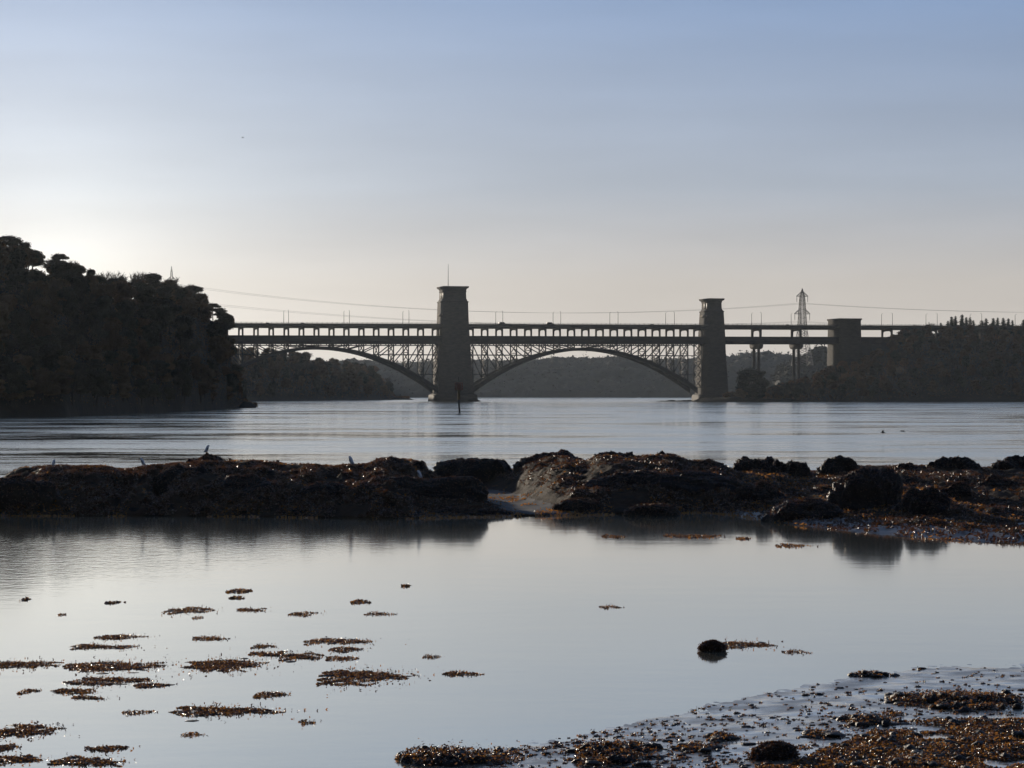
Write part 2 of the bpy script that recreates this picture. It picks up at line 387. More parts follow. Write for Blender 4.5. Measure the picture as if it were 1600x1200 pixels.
def portal(s, thick=.95, leg=1.0):
    zb, zt = zRailT(s) - .2, zRoadB(s) + .1
    hh = zt - zb; W0, W1 = -.3, BW + .3; k = 9
    outer, inner = [], []
    iw = (W1 - W0) / 2 - leg; cx = (W0 + W1) / 2
    pts = [(-iw, 0)]
    for i in range(k + 1):
        a = math.pi * (1 - i / k); pts.append((iw * .985 * math.copysign(abs(math.cos(a)) ** .5, math.cos(a)), hh * (.50 + .30 * math.sin(a) ** .6)))
    pts.append((iw, 0)); n = len(pts)
    for i, (x, z) in enumerate(pts):
        inner.append((cx + x, zb + z))
        f = i / (n - 1)
        if i == 0: outer.append((W0, zb))
        elif i == n - 1: outer.append((W1, zb))
        elif i == 1: outer.append((W0, zt))
        elif i == n - 2: outer.append((W1, zt))
        else: outer.append((cx + x * (W1 - W0) / 2 / iw * .99, zt))
    m = MB()
    V = []
    for ds in (-thick / 2, thick / 2):
        for (w, z) in inner: V.append(B(s + ds, w, z))
        for (w, z) in outer: V.append(B(s + ds, w, z))
    fs = []
    for i in range(n - 1):
        fs += [(i, i + 1, n + i + 1, n + i), (2 * n + i + 1, 2 * n + i, 3 * n + i, 3 * n + i + 1), (i + 1, i, 2 * n + i, 2 * n + i + 1), (n + i, n + i + 1, 3 * n + i + 1, 3 * n + i)]
    m.add(V, fs)
    return m
LK = [k * PITCH for k in range(-7, 14)]                      # left span panel points
RK = [GAP + k * PITCH for k in range(0, 17) if GAP + k * PITCH < sR0 + 2]
for s in LK + RK: obj('portal_frame', portal(s).mesh('portal_frame', M['concrete']), bridge)
sApp = [s_at(1188.5), s_at(1251)]
for s in sApp: obj('portal_frame', portal(s, 1.3, 1.3).mesh('portal_frame', M['concrete']), bridge)
for px in (1393.5, 1463, 1533, 1604): obj('portal_frame', portal(s_at(px), 1.1, 1.0).mesh('portal_frame', M['concrete']), bridge)

# arches
sp0, sp1 = s_at(738.0), s_at(1090.0)
half = (sp1 - sp0) / 2; crR = (sp0 + sp1) / 2
crL = s_at(684.5) - half
zCr, zSp = z_at(910, 547.2), z_at(740, 614.5)
def arch_under(s, c): return zCr - (zCr - zSp) * ((s - c) / half) ** 2
def depth(s, c): return 1.5 + 1.9 * ((s - c) / half) ** 2
for c in (crL, crR):
    for w in (0.4, BW - .4):
        m = MB(); ss = np.linspace(c - half, c + half, 41)
        m.rings([[B(s, w - .55, arch_under(s, c)), B(s, w + .55, arch_under(s, c)), B(s, w + .55, arch_under(s, c) + depth(s, c)), B(s, w - .55, arch_under(s, c) + depth(s, c))] for s in ss])
        for dz in (0, 1):      # flanges
            m.rings([[B(s, w - .75, arch_under(s, c) + dz * depth(s, c) - .12), B(s, w + .75, arch_under(s, c) + dz * depth(s, c) - .12), B(s, w + .75, arch_under(s, c) + dz * depth(s, c) + .12), B(s, w - .75, arch_under(s, c) + dz * depth(s, c) + .12)] for s in ss])
        obj('arch_rib', m.mesh('arch_rib', M['steel']), bridge)
    m = MB(); ks = LK if c == crL else RK
    zz = lambda s: arch_under(s, c) + depth(s, c) * .5
    ks = [s for s in ks if abs(s - c) < half - 1]
    for i, s in enumerate(ks):
        m.beam(B(s, .4, zz(s)), B(s, BW - .4, zz(s)), .5, .6)
        if i:
            a = ks[i - 1]; m.beam(B(a, .4, zz(a)), B(s, BW - .4, zz(s)), .35); m.beam(B(s, .4, zz(s)), B(a, BW - .4, zz(a)), .35)
    obj('arch_bracing', m.mesh('arch_bracing', M['steel']), bridge)
zCh = lambda s: zRailB(s) - .85              # thin chord just under the deck
zS1 = z_at(780, 554.6); zS2 = z_at(770, 585.0)
for c, ks in ((crL, LK), (crR, RK)):
    atop = lambda s: arch_under(s, c) + depth(s, c)
    for s in ks:
        if abs(s - c) > half + 3: continue
        za = atop(max(min(s, c + half), c - half)); zt = zRailB(s) + .1; m = MB()
        for w in (.3, BW - .3):
            m.beam(B(s, w, za - .3), B(s, w, zt), .72, .8)
            for sg in (-1, 1):                      # flared capital
                m.beam(B(s, w, zt - 1.6), B(s + sg * 1.9, w, zt - .1), .35, .45)
        hh = zt - za; n = max(1, int(round(hh / 5.2)))
        m.beam(B(s, .3, za + .2), B(s, BW - .3, za + .2), .4)
        if hh > 2:
            for i in range(n):
                a, b = za + hh * i / n, za + hh * (i + 1) / n
                m.beam(B(s, .3, a), B(s, BW - .3, b), .42); m.beam(B(s, .3, b), B(s, BW - .3, a), .42); m.beam(B(s, .3, b), B(s, BW - .3, b), .46)
        obj('spandrel_column', m.mesh('spandrel_column', M['steel']), bridge)
    for i in range(len(ks) - 1):
        a, b = ks[i], ks[i + 1]
        if abs((a + b) / 2 - c) > half - 2 or abs((a + b) / 2 - c) < 5: continue
        top, bot = (a, b) if (a + b) / 2 < c else (b, a)
        if atop(bot) > zRailB(bot) - 1.0: continue
        for w in (.3, BW - .3):
            m = MB(); m.beam(B(top, w, zCh(top)), B(bot, w, atop(bot) - .2), .5, .55)
            obj('diagonal_brace', m.mesh('diagonal_brace', M['steel']), bridge)
    m = MB(); lo, hi = c - half + 1, c + half - 1
    for w in (.3, BW - .3):
        bar(m, lo, hi, w - .18, w + .18, lambda s: zCh(s) - .16, lambda s: zCh(s) + .16, seg=6)
        for zs in (zS1, zS2):
            # run from each tower to where the strut meets the rib
            x = half * math.sqrt(max(0, (zCr + 2 - zs) / (zCr - zSp)))
            for sg in (-1, 1):
                e = c + sg * (half - 1); q = c + sg * min(x, half - 2)
                m.beam(B(e, w, zs), B(q, w, zs), .36, .42)
    obj('longitudinal_strut', m.mesh('longitudinal_strut', M['steel']), bridge)

# towers: rings of (z, extra along, extra across)
def tower(s0, s1, w0, w1, prof, name='tower'):
    m = MB()
    m.rings([[B(s0 - e, w0 - f, z), B(s1 + e, w0 - f, z), B(s1 + e, w1 + f, z), B(s0 - e, w1 + f, z)] for z, e, f in prof])
    return obj(name, m.mesh(name, M['stone']), bridge)
TW0, TW1 = -2.0, BW + 1.4
def stone_tower(s0, s1, px, ytop, yneck0, yledge, yshould, ybase, eb, ph):
    z = lambda y: z_at(px, y)
    t = tower(s0, s1, TW0, TW1, [(z(616), eb + .75, eb + .95), (z(614.5), eb + .7, eb + .9), (z(560), eb * .55 + .1, .9), (z(520), .35, .3), (z(505), 0, 0),
        (z(yshould), -.35, -.3), (z(yshould) + .4, -.55, -.5), (z(yledge), -1.25, -1.2), (z(yneck0), -1.4, -1.35), (z(ytop) - 1.6, -1.1, -1.0), (z(ytop) - .9, .0, .0), (z(ytop), .1, .1)])
    c = MB(); c.rings([[B(s0 - e, TW0 - e, q), B(s1 + e, TW0 - e, q), B(s1 + e, TW1 + e, q), B(s0 - e, TW1 + e, q)] for q, e in ((-4, eb + 2.7), (1.2, eb + 2.5), (z(617), eb + 2.2), (z(615.5), eb + 1.2))])
    obj('plinth', c.mesh('plinth', M['stone_wet']), t)
    # string course
    c = MB()
    for zz, ee in ((z(yshould) + .2, -.1), (z(yneck0) + .2, -1.15)):
        c.rings([[B(s0 - ee, TW0 - ee, q), B(s1 + ee, TW0 - ee, q), B(s1 + ee, TW1 + ee, q), B(s0 - ee, TW1 + ee, q)] for q in (zz - .35, zz + .35)])
    obj('string_course', c.mesh('string_course', M['stone']), t)
    # paired windows on both broad faces and the near faces
    zc = (z(yledge) + z(yneck0)) / 2; hh = (z(yneck0) - z(yledge)) * .36
    wm = (TW0 + TW1) / 2
    for k in (-1, 1):
        w = wm + k * 2.3; sf = s0 + 1.36
        f = MB(); fr = []
        f.quad8([B(sf - .16, w - 1.5, zc - hh - .5), B(sf + .4, w - 1.5, zc - hh - .5), B(sf + .4, w + 1.5, zc - hh - .5), B(sf - .16, w + 1.5, zc - hh - .5),
                 B(sf - .16, w - 1.5, zc + hh + .6), B(sf + .4, w - 1.5, zc + hh + .6), B(sf + .4, w + 1.5, zc + hh + .6), B(sf - .16, w + 1.5, zc + hh + .6)])
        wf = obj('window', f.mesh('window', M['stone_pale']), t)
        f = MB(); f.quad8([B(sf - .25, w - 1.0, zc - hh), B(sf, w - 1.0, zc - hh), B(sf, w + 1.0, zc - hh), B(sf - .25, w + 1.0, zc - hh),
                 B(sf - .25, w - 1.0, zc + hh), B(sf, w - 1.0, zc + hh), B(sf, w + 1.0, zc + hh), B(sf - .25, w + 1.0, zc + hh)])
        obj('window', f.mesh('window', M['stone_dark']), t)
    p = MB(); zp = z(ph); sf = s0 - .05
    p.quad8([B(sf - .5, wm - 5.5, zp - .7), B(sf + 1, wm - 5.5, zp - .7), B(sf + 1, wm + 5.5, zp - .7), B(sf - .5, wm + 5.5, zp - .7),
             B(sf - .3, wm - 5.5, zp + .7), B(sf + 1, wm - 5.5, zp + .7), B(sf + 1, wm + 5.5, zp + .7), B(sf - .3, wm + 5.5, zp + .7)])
    obj('stone_ledge', p.mesh('stone_ledge', M['stone_pale']), t)  # paler stone colour stands in for sunlight on the slab
    return t
tc_ = stone_tower(sC0, sC1, 707, 447.2, 456, 466, 472, 615, 1.9, 491.5)
tag(tc_, 'broad central stone tower standing in the strait')
m = MB(); s = s_at(700.3, 5); m.tube([B(s, 5, z_at(707, 450)), B(s, 5, z_at(707, 430)), B(s, 5, z_at(707, 412.5, 5))], [.22, .17, .1], 6)
obj('flagpole', m.mesh('flagpole', M['lamp']), tc_)
tr_ = stone_tower(sR0, sR1, 1111, 466.2, 472.5, 482.5, 487, 615, 1.2, 493.5)
tag(tr_, 'slimmer stone tower beside the wooded islet')
za0 = z_at(1325, 497.6)
ta = tower(sA0, sA1, -2.4, BW + 2.4, [(5, .9, .9), (z_at(1325, 540), .3, .3), (za0 - 1.3, 0, 0), (za0 - .9, .5, .5), (za0, .6, .6)])
tag(ta, 'low square abutment tower rising from the wooded bank')
m = MB(); bar(m, sA1 - 1, SR, -1.0, BW + 1.0, lambda s: 4 + 0 * s, lambda s: zRailB(s) + .1)
for s in np.arange(sA1 + 8, SR, 13): m.quad8([B(s - 1, -1.8, 4), B(s + 1, -1.8, 4), B(s + 1, 0, 4), B(s - 1, 0, 4), B(s - 1, -1.4, zRailB(s) - .5), B(s + 1, -1.4, zRailB(s) - .5), B(s + 1, 0, zRailB(s) - .5), B(s - 1, 0, zRailB(s) - .5)])
obj('abutment_wall', m.mesh('abutment_wall', M['stone']), bridge)
for s in sApp:
    m = MB(); zt = zRailB(s) + .1
    q = []
    for z, a, e in ((zt, 0, 1.5), (zt - 1.6, .1, 1.5), (zt - 2.6, 1.0, 1.35), (zt - 3.2, 3.0, 1.2)):
        q.append([B(s - e, -.6 + a, z), B(s - e, BW + .6 - a, z), B(s + e, BW + .6 - a, z), B(s + e, -.6 + a, z)])
    m.rings(q)
    cap = obj('pier_head', m.mesh('pier_head', M['concrete']), bridge)
    for w in (3.6, BW - 3.6):
        m = MB(); m.tube([B(s, w, -1), B(s, w, 10), B(s, w, zt - 3)], [1.0, .95, .9], 12)
        obj('pier_column', m.mesh('pier_column', M['concrete'], True), bridge)

# ------------------------------------------------------------------ lamps, cars on the road deck
def lamp_mesh(hh):
    m = MB(); m.tube([(0, 0, 0), (0, 0, 1.2), (0, 0, hh)], [.19, .16, .13], 6); a = m
    m2 = MB(); m2.tube([(0, 0, hh), (.0, .5, hh + .25), (0, 1.5, hh + .32)], .05, 5)
    m3 = MB(); m3.box((-.14, 1.3, hh + .22), (.14, 2.1, hh + .38))
    return a.mesh('lamp_post', M['lamp'], True), m2.mesh('lamp_arm', M['lamp']), m3.mesh('lamp_head', M['lamp'])
LM = lamp_mesh(7.9)
near_px = [450.5, 545.5, 638.5, 785, 875.5, 965, 1053, 1188.7, 1251, 1393.5, 1463.5, 1533, 1604]
names = ['over the left arch, first pair right of the headland trees', 'second pair right of the headland trees', 'pair just left of the central stone tower',
         'pair just right of the central stone tower', 'pair left of the middle of the right arch', 'pair right of the middle of the right arch', 'last pair before the right stone tower',
         'pair just right of the right stone tower', 'pair in front of the lattice pylon', 'pair just right of the abutment tower', 'pair over the low rounded trees',
         'pair among the spruce tops', 'pair at the far right end of the bridge']
for px, nm in zip(near_px, names):
    s = s_at(px)
    for w, side, rz in ((-.9, 'near', 0), (BW + .9, 'far', math.pi)):
        t = thing('street_lamp', B(s, w, zTop(s) - .3), f'{side}-side street lamp, {nm}', 'street lamp', 'street lamps in pairs along the road deck', TH + rz)
        for n_, me in zip(('lamp_post', 'lamp_arm', 'lamp_head'), LM): obj(n_, me, t)
def car_parts(body, L_=4.3, van=False):
    m = MB(); hb = .95 if not van else 1.2
    pr = [(-L_ / 2, .35), (L_ / 2, .35), (L_ / 2, .8), (L_ / 2 - .4, hb), (-L_ / 2 + .2, hb), (-L_ / 2, .85)]
    m.rings([[(x, y, z) for x, z in pr] for y in (-.85, .85)])
    c = MB(); top = 1.48 if not van else 2.3
    pc = [(-L_ / 2 + .3, hb), (L_ / 2 - 1.1, hb), (L_ / 2 - 1.9, top), (-L_ / 2 + (.9 if not van else .4), top)]
    c.rings([[(x, y, z) for x, z in pc] for y in (-.72, .72)])
    w = MB()
    for x in (-L_ / 2 + .8, L_ / 2 - .8):
        for y in (-.8, .8):
            w.tube([(x, y - .1, .33), (x, y, .33), (x, y + .1, .33)], .33, 12)
    g = MB(); g.box((-L_ / 2 + 1.0, -.745, hb + .1), (L_ / 2 - 2.0, .745, top - .12))
    return m.mesh('car_body', body), c.mesh('car_cabin', body), w.mesh('wheels', M['tyre']), g.mesh('side_windows', M['glass'])
cars = [(418.5, 'small dark car on the road deck near the headland trees', 0, 'car_dark'), (473.5, 'grey car on the road deck above the crown of the left arch', 0, 'car_grey'),
        (785.5, 'dark van on the road deck beside the lamp pair right of the central tower', 1, 'car_dark'), (860, 'grey van on the road deck near the top of the right arch', 1, 'car_grey'),
        (1019, 'dark car on the road deck well left of the right tower', 0, 'car_dark'), (1231, 'dark car on the road deck just left of the lattice pylon', 0, 'car_dark')]
for px, lb, van, mt in cars:
    s = s_at(px, 3.5); t = thing('van' if van else 'car', B(s, 3.5, zTop(s) - .94), lb, 'van' if van else 'car', 'traffic on the road deck', TH)
    pr = car_parts(M[mt], 5.2 if van else 4.3, bool(van))
    for n_, me in zip(('body', 'cabin', 'wheel', 'side_window'), pr): obj(n_, me, t)

# ------------------------------------------------------------------ pylons and wires
def pylon(base, top, half_b, rz, label, arms, tk=1.0, name='electricity_pylon'):
    t = thing(name, base, label, 'pylon', 'electricity pylons of the overhead line', rz); hh = top - base[2]
    prof = lambda z: np.interp(z / hh, [0, .45, .82, .90, 1], [half_b, half_b * .44, half_b * .27, half_b * .22, .12])
    m = MB(); n = 17; zs = [hh * (1 - (1 - i / n) ** 1.25) for i in range(n + 1)]
    for i in range(n):
        a, b = prof(zs[i]), prof(zs[i + 1]); z0, z1 = zs[i], zs[i + 1]
        cs = [(-1, -1), (1, -1), (1, 1), (-1, 1)]
        for j in range(4):
            p, q = cs[j], cs[(j + 1) % 4]
            m.beam((p[0] * a, p[1] * a, z0), (p[0] * b, p[1] * b, z1), .42 * tk)
            m.beam((p[0] * a, p[1] * a, z0), (q[0] * b, q[1] * b, z1), .26 * tk)
            m.beam((q[0] * a, q[1] * a, z0), (p[0] * b, p[1] * b, z1), .26 * tk)
            m.beam((p[0] * b, p[1] * b, z1), (q[0] * b, q[1] * b, z1), .26)
    obj('lattice_body', m.mesh('lattice_body', M['pylon']), t)
    for (za, L_, ins) in arms:
        for sg in (-1, 1):
            m = MB(); a = prof(za); a2 = prof(za + 3.6)
            for y in (-1, 1):
                m.beam((sg * a, y * a, za), (sg * L_, 0, za), .38); m.beam((sg * a2, y * a2, za + 3.6), (sg * L_, 0, za + .2), .34)
            for f in (.25, .5, .75):
                x = a + (L_ - a) * f; m.beam((sg * x, 0, za), (sg * x, 0, za + 3.6 * (1 - f)), .25)
            am = obj('cross_arm', m.mesh('cross_arm', M['pylon']), t)
            m = MB(); m.tube([(sg * (L_ - .3), 0, za), (sg * (L_ - .3), 0, za - ins / 2), (sg * (L_ - .3), 0, za - ins)], [.16, .22, .16], 6)
            obj('insulator', m.mesh('insulator', M['pylon']), am)
    return t
D2 = 2050.0
def PZ(y, d): return H + (HOR - y) / F * d
pb = P(1253.5, 571, D2); rzp = 0.25
py1 = pylon(tuple(pb), PZ(451, D2), 6.8, rzp, 'tall lattice electricity pylon behind the bridge piers right of the towers', [(PZ(463, D2) - pb[2], 4.9, 4.6), (PZ(490.5, D2) - pb[2], 6.6, 5.0)])
pb2 = P(268, 575, D2)
py2 = pylon(tuple(pb2), PZ(416.5, D2), 4.6, rzp, 'pylon whose tip alone shows above the headland trees', [(PZ(440, D2) - pb2[2], 4.4, 3), (PZ(466, D2) - pb2[2], 6.0, 3)], .5)
ends = [(-420, 400), (268, None), (1253.5, None), (2100, None)]
def wire(a, b, sag, r=.065, name='power_line', lab=''):
    m = MB(); t = np.linspace(0, 1, 40); pts = a[None] * (1 - t)[:, None] + b[None] * t[:, None]; pts[:, 2] -= 4 * sag * t * (1 - t)
    m.tube(pts, r, 4); return m
# three levels on each of two sides; the middle span sags between both pylons
for lv, (ya, yb, ym, yr, L_) in enumerate(((444, 474.5, 490, 480, 4.9), (469, 503, 508, 508, 6.6))):
    for sd in (-1, 1):
        dd = np.array((math.cos(rzp), math.sin(rzp), 0)) * (L_ - .3) * sd
        A = P(268, ya, D2) + dd; C = P(1253.5, yb - .5, D2) + dd; E_ = P(2150, yr - 14, D2 + 120) + dd
        mid = (A + C) / 2; sag1 = mid[2] - PZ(ym - 3, D2)
        m = wire(A, C, max(3, sag1)); mid2 = (C + E_) / 2
        m2 = wire(C, E_, max(2, mid2[2] - PZ(yr + (8 if lv == 0 else 8), D2 + 60)))
        o = thing('power_line', (0, 0, 0), ['upper', 'lower'][lv] + ' ' + ('near' if sd > 0 else 'far') + ' conductor of the power line sagging between pylons above the bridge', 'power line', 'wires of the overhead power line')
        obj('cable', m.mesh('cable', M['wire']), o); obj('cable', m2.mesh('cable', M['wire']), o)

# ------------------------------------------------------------------ trees
def lump(mb, c, r, seed, amp=.25, nu=14, nv=9, mi=0):
    u = np.linspace(0, 2 * math.pi, nu, endpoint=False); v = np.linspace(.12, math.pi - .12, nv)
    U, V_ = np.meshgrid(u, v); X = np.sin(V_) * np.cos(U); Y = np.sin(V_) * np.sin(U); Z = np.cos(V_)
    k = 1 + amp * fbm(X * 1.7 + seed, Y * 1.7, Z * 1.7, 2, seed)
    pts = np.stack([c[0] + r[0] * X * k, c[1] + r[1] * Y * k, c[2] + r[2] * Z * k], -1)
    mb.rings([pts[i][::-1] for i in range(nv)], mi)
def ell(n, c, r, a=.55, b=1.0, rg=rng):
    d = rg.normal(size=(n, 3)); d /= np.linalg.norm(d, axis=1)[:, None]
    return np.array(c) + d * rg.uniform(a, b, (n, 1)) * np.array(r)
def limbs(mb, h, spread, rg, n=6, r0=.28, top=.62):
    pts = [(0, 0, -1.0), (0.05 * h * rg.normal() * .3, 0.03 * h * rg.normal(), h * .3), (rg.normal() * .05 * h, rg.normal() * .05 * h, h * top)]
    mb.tube(pts, [r0, r0 * .75, r0 * .35], 7)
    for i in range(n):
        a = rg.uniform(0, 2 * math.pi); z0 = h * rg.uniform(.25, .55); l = spread * rg.uniform(.6, 1)
        mb.tube([(0, 0, z0), (l * .5 * math.cos(a), l * .5 * math.sin(a), z0 + h * .12), (l * math.cos(a), l * math.sin(a), z0 + h * rg.uniform(.2, .35))], [r0 * .4, r0 * .25, r0 * .08], 5)
def make_round(seed, h=12, w=4.6, lf=.42, nl=9, n=330, low=.35, flat=1.0):
    rg = np.random.default_rng(seed); mb = MB(); tb = MB(); limbs(tb, h, w * .8, rg)
    for i in range(nl):
        a = rg.uniform(0, 6.28); q = w * .55 * math.sqrt(rg.uniform()); z = h * rg.uniform(low, .80)
        taper = 1 - .35 * abs(z / h - .6); rr = w * rg.uniform(.38, .60) * taper
        if i == 0: q = 0; z = h * .78; rr = w * .58
        c = (q * math.cos(a), q * math.sin(a), z); r = (rr, rr, rr * .72 * flat)
        if c[2] + r[2] > h: c = (c[0], c[1], h - r[2])
        lump(mb, c, [x * .80 for x in r], seed + i)
        mb.leaves(ell(n, c, r, .75, 1.08, rg), lf, .3, r=rg)
        tw = ell(int(n * .12), c, r, 1.0, 1.22, rg); mb.leaves(tw, lf * .7, r=rg)
    return mb, tb
def make_pine(seed, h=14, w=5.0):
    rg = np.random.default_rng(seed); mb = MB(); tb = MB(); limbs(tb, h, w * .8, rg, 8, .3, .85)
    for i in range(13):
        a = rg.uniform(0, 6.28); q = w * .7 * math.sqrt(rg.uniform()); z = h * (rg.uniform(.60, .92) - .14 * q / w)
        rr = w * rg.uniform(.30, .44)
        if i == 0: q = w * .1; z = h * .86; rr = w * .62
        c = (q * math.cos(a), q * math.sin(a), min(z, h - rr * .45)); r = (rr, rr, rr * .45)
        lump(mb, c, [x * .72 for x in r], seed + i, .3)
        mb.leaves(ell(240, c, r, .6, 1.12, rg), .36, .3, r=rg)
    return mb, tb
def make_bare(seed, h=11, w=4.0, n1=9):
    rg = np.random.default_rng(seed); mb = MB(); tb = MB()
    tb.tube([(0, 0, -1), (0, 0, h * .2), (rg.normal() * .2, rg.normal() * .2, h * .4)], [.3, .26, .2], 6)
    tips = []
    for i in range(n1):
        a = rg.uniform(0, 6.28); el = rg.uniform(.5, 1.3); p = np.array((0, 0, h * rg.uniform(.2, .4)))
        q = p + h * rg.uniform(.3, .42) * np.array((math.cos(a) * math.cos(el), math.sin(a) * math.cos(el), math.sin(el)))
        tb.tube([p, (p + q) / 2 + rg.normal(size=3) * .1, q], [.16, .12, .08], 5)
        for j in range(6):
            b = p + (q - p) * rg.uniform(.4, 1); d = (q - p) / np.linalg.norm(q - p) + rg.normal(size=3) * .5; d[2] = abs(d[2]) + .15; d /= np.linalg.norm(d)
            e = b + d * h * rg.uniform(.14, .24); mb.beam(b, e, .11); tips.append((b, e, d))
    c = []
    for b, e, d in tips:
        for k in range(30):
            s_ = b + (e - b) * rg.uniform(.2, 1); dd = d + rg.normal(size=3) * .55; dd /= np.linalg.norm(dd); t_ = s_ + dd * rg.uniform(.6, 1.9)
            o = np.cross(dd, rg.normal(size=3)); o /= np.linalg.norm(o); o *= .055
            c.append((s_ - o, s_ + o, t_ + o * .4, t_ - o * .4))
    V = np.array(c).reshape(-1, 3); mb.add(V, np.arange(len(V)).reshape(-1, 4))
    return mb, tb
def make_conifer(seed, h=15, w=2.9):
    rg = np.random.default_rng(seed); mb = MB(); tb = MB(); tb.tube([(0, 0, -1), (0, 0, h * .5), (0, 0, h * .97)], [.25, .16, .03], 6)
    nw = 15
    for i in range(nw):
        f = i / nw; z = h * (.06 + .9 * f); L_ = w * (1 - f) ** .85 * rg.uniform(.85, 1.15) + .15
        for j in range(9):
            a = rg.uniform(0, 6.28); e = np.array((L_ * math.cos(a), L_ * math.sin(a), z - L_ * .28)); s_ = np.array((0, 0, z + .3))
            pts = s_ + (e - s_) * rg.uniform(.25, 1, (7, 1)) + rg.normal(size=(7, 3)) * .18
            mb.leaves(pts, .7 * (.5 + .5 * (1 - f)), .4, r=rg)
    mb.rings([[(w * .55 * (1 - f) * math.cos(a), w * .55 * (1 - f) * math.sin(a), h * (.08 + .86 * f)) for a in np.linspace(0, 6.28, 8, endpoint=False)] for f in np.linspace(0, .95, 7)])
    return mb, tb
KIND = {}
def reg(k, makers, leafmat):
    KIND[k] = [(a.mesh(k + '_crown', M[leafmat]), b.mesh(k + '_trunk', M['bark'], True), hh) for (a, b), hh in makers]
reg('evergreen', [(make_round(s, 12, 4.6), 12) for s in (11, 12, 13, 14)], 'leaf')
reg('broadleaf', [(make_round(s, 11, 4.3, .36, 11, 260, .3), 11) for s in (21, 22, 23, 24)], 'leaf_brown')
reg('pine', [(make_pine(s), 14) for s in (31, 32, 33)], 'leaf')
reg('bare', [(make_bare(s), 11) for s in (41, 42, 43, 44)], 'twig')
reg('conifer', [(make_conifer(s), 15) for s in (51, 52, 53)], 'conifer')
reg('coarse', [(make_round(s, 12, 4.8, .75, 9, 110, .25), 12) for s in (61, 62, 63, 64)], 'leaf_brown')
reg('islet_pine', [((lambda t_: t_)(make_pine(s)), 14) for s in (33, 36)], 'conifer')
reg('islet_bush', [(make_round(s, 12, 4.8, .6, 10, 200, .15), 12) for s in (71, 72)], 'conifer')
reg('coarse_green', [(make_round(s, 12, 4.8, .75, 9, 110, .25), 12) for s in (66, 67, 68)], 'leaf')
NM = {'evergreen': 'evergreen_tree', 'broadleaf': 'broadleaf_tree', 'pine': 'pine_tree', 'bare': 'bare_tree', 'conifer': 'spruce_tree', 'coarse': 'broadleaf_tree', 'coarse_green': 'evergreen_tree', 'islet_pine': 'pine_tree', 'islet_bush': 'bush'}
def tree(kind, loc, h, wpx, label, group=None):
    cr, tk, hh = KIND[kind][int(rng.integers(len(KIND[kind])))]
    t = thing(NM[kind], tuple(loc), label, 'tree', group, rng.uniform(0, 6.28)); k = h / hh
    t.scale = (k * wpx, k * wpx, k)
    obj('crown', cr, t); obj('trunk', tk, t)
    return t

# wooded bank: terrain sheet + undergrowth + trees
class Bank:
    def __init__(s, shore, ridge, can, th, px0, px1, name, nq=26, npx=90, pw=.75, back=120, backslope=-.05):
        s.shore, s.ridge, s.can, s.th, s.pw = shore, ridge, can, th, pw
        s.px0, s.px1 = px0, px1
        V = []; pxs = np.linspace(px0, px1, npx); qs = list(np.linspace(-.06, 1, nq)) + [1.15, 1.5]
        for q in qs:
            for px in pxs: V.append(s.pt(px, q, back, backslope))
        m = MB(); m.add(V, [(j * npx + i, j * npx + i + 1, (j + 1) * npx + i + 1, (j + 1) * npx + i) for j in range(len(qs) - 1) for i in range(npx - 1)])
        s.o = tag(obj(name, m.mesh(name, M['soil'], True)), kind='structure')
    def zr(s, px):
        d = pl(s.ridge, px); return max(.6, H + (HOR - pl(s.can, px)) / F * d - pl(s.th, px))
    def pt(s, px, q, back=120, bs=-.05):
        ds, dr = pl(s.shore, px), pl(s.ridge, px); zr = s.zr(px)
        if q <= 1: d = ds + (dr - ds) * q; z = zr * max(q, 0) ** s.pw + min(q, 0) * 12
        else: d = dr + back * (q - 1) / .5; z = zr + bs * (d - dr) * (1 if q < 1.5 else 4)
        z += .9 * fbm((px - 800) / F * d * .12, d * .08, 0, 3, 5) * min(1, max(0, q * 4))
        return ((px - 800) / F * d, d, z)
    def top(s, px, d): return H + (HOR - pl(s.can, px)) / F * d
    def under(s, n, size, name, matn, label=None, hmax=1.6):
        c = []
        r = rng
        for i in range(n):
            px = r.uniform(s.px0, s.px1); q = r.uniform(.0, 1) ** .9; x, y, z = s.pt(px, q); c.append((x, y, z + r.uniform(0, hmax) * min(1, .15 + q * 6)))
        m = MB(); m.leaves(np.array(c), size, .2); tag(obj(name, m.mesh(name, M[matn])), kind='stuff', label=label)
    def grow(s, kinds, probs, step, rows, hr, label, group, dens=1.0, x0=None, x1=None, q0=.04, wf=(.85, 1.15), qmax=1.0):
        for j in range(rows):
            q = q0 + (qmax - q0) * j / (rows - 1)
            px = (x0 if x0 is not None else s.px0) + rng.uniform(0, step)
            while px < (x1 if x1 is not None else s.px1):
                pj = px + rng.normal() * step * .15; qj = min(1, max(.01, q + rng.normal() * .35 * qmax / rows))
                if rng.uniform() < dens:
                    b = s.pt(pj, qj); h = rng.uniform(*hr); al = s.top(pj, b[1]) - b[2]
                    if al > 2.0:
                        h = min(max(h, al * .9 if q > .9 else 0), al * rng.uniform(.92, 1.04), 14); k = kinds[int(rng.choice(len(kinds), p=probs))]
                        tree(k, b, h, rng.uniform(*wf) * min(2.2, (9.5 / max(h, 3)) ** .6), label[k], group[k])
                px += step * rng.uniform(.8, 1.25)

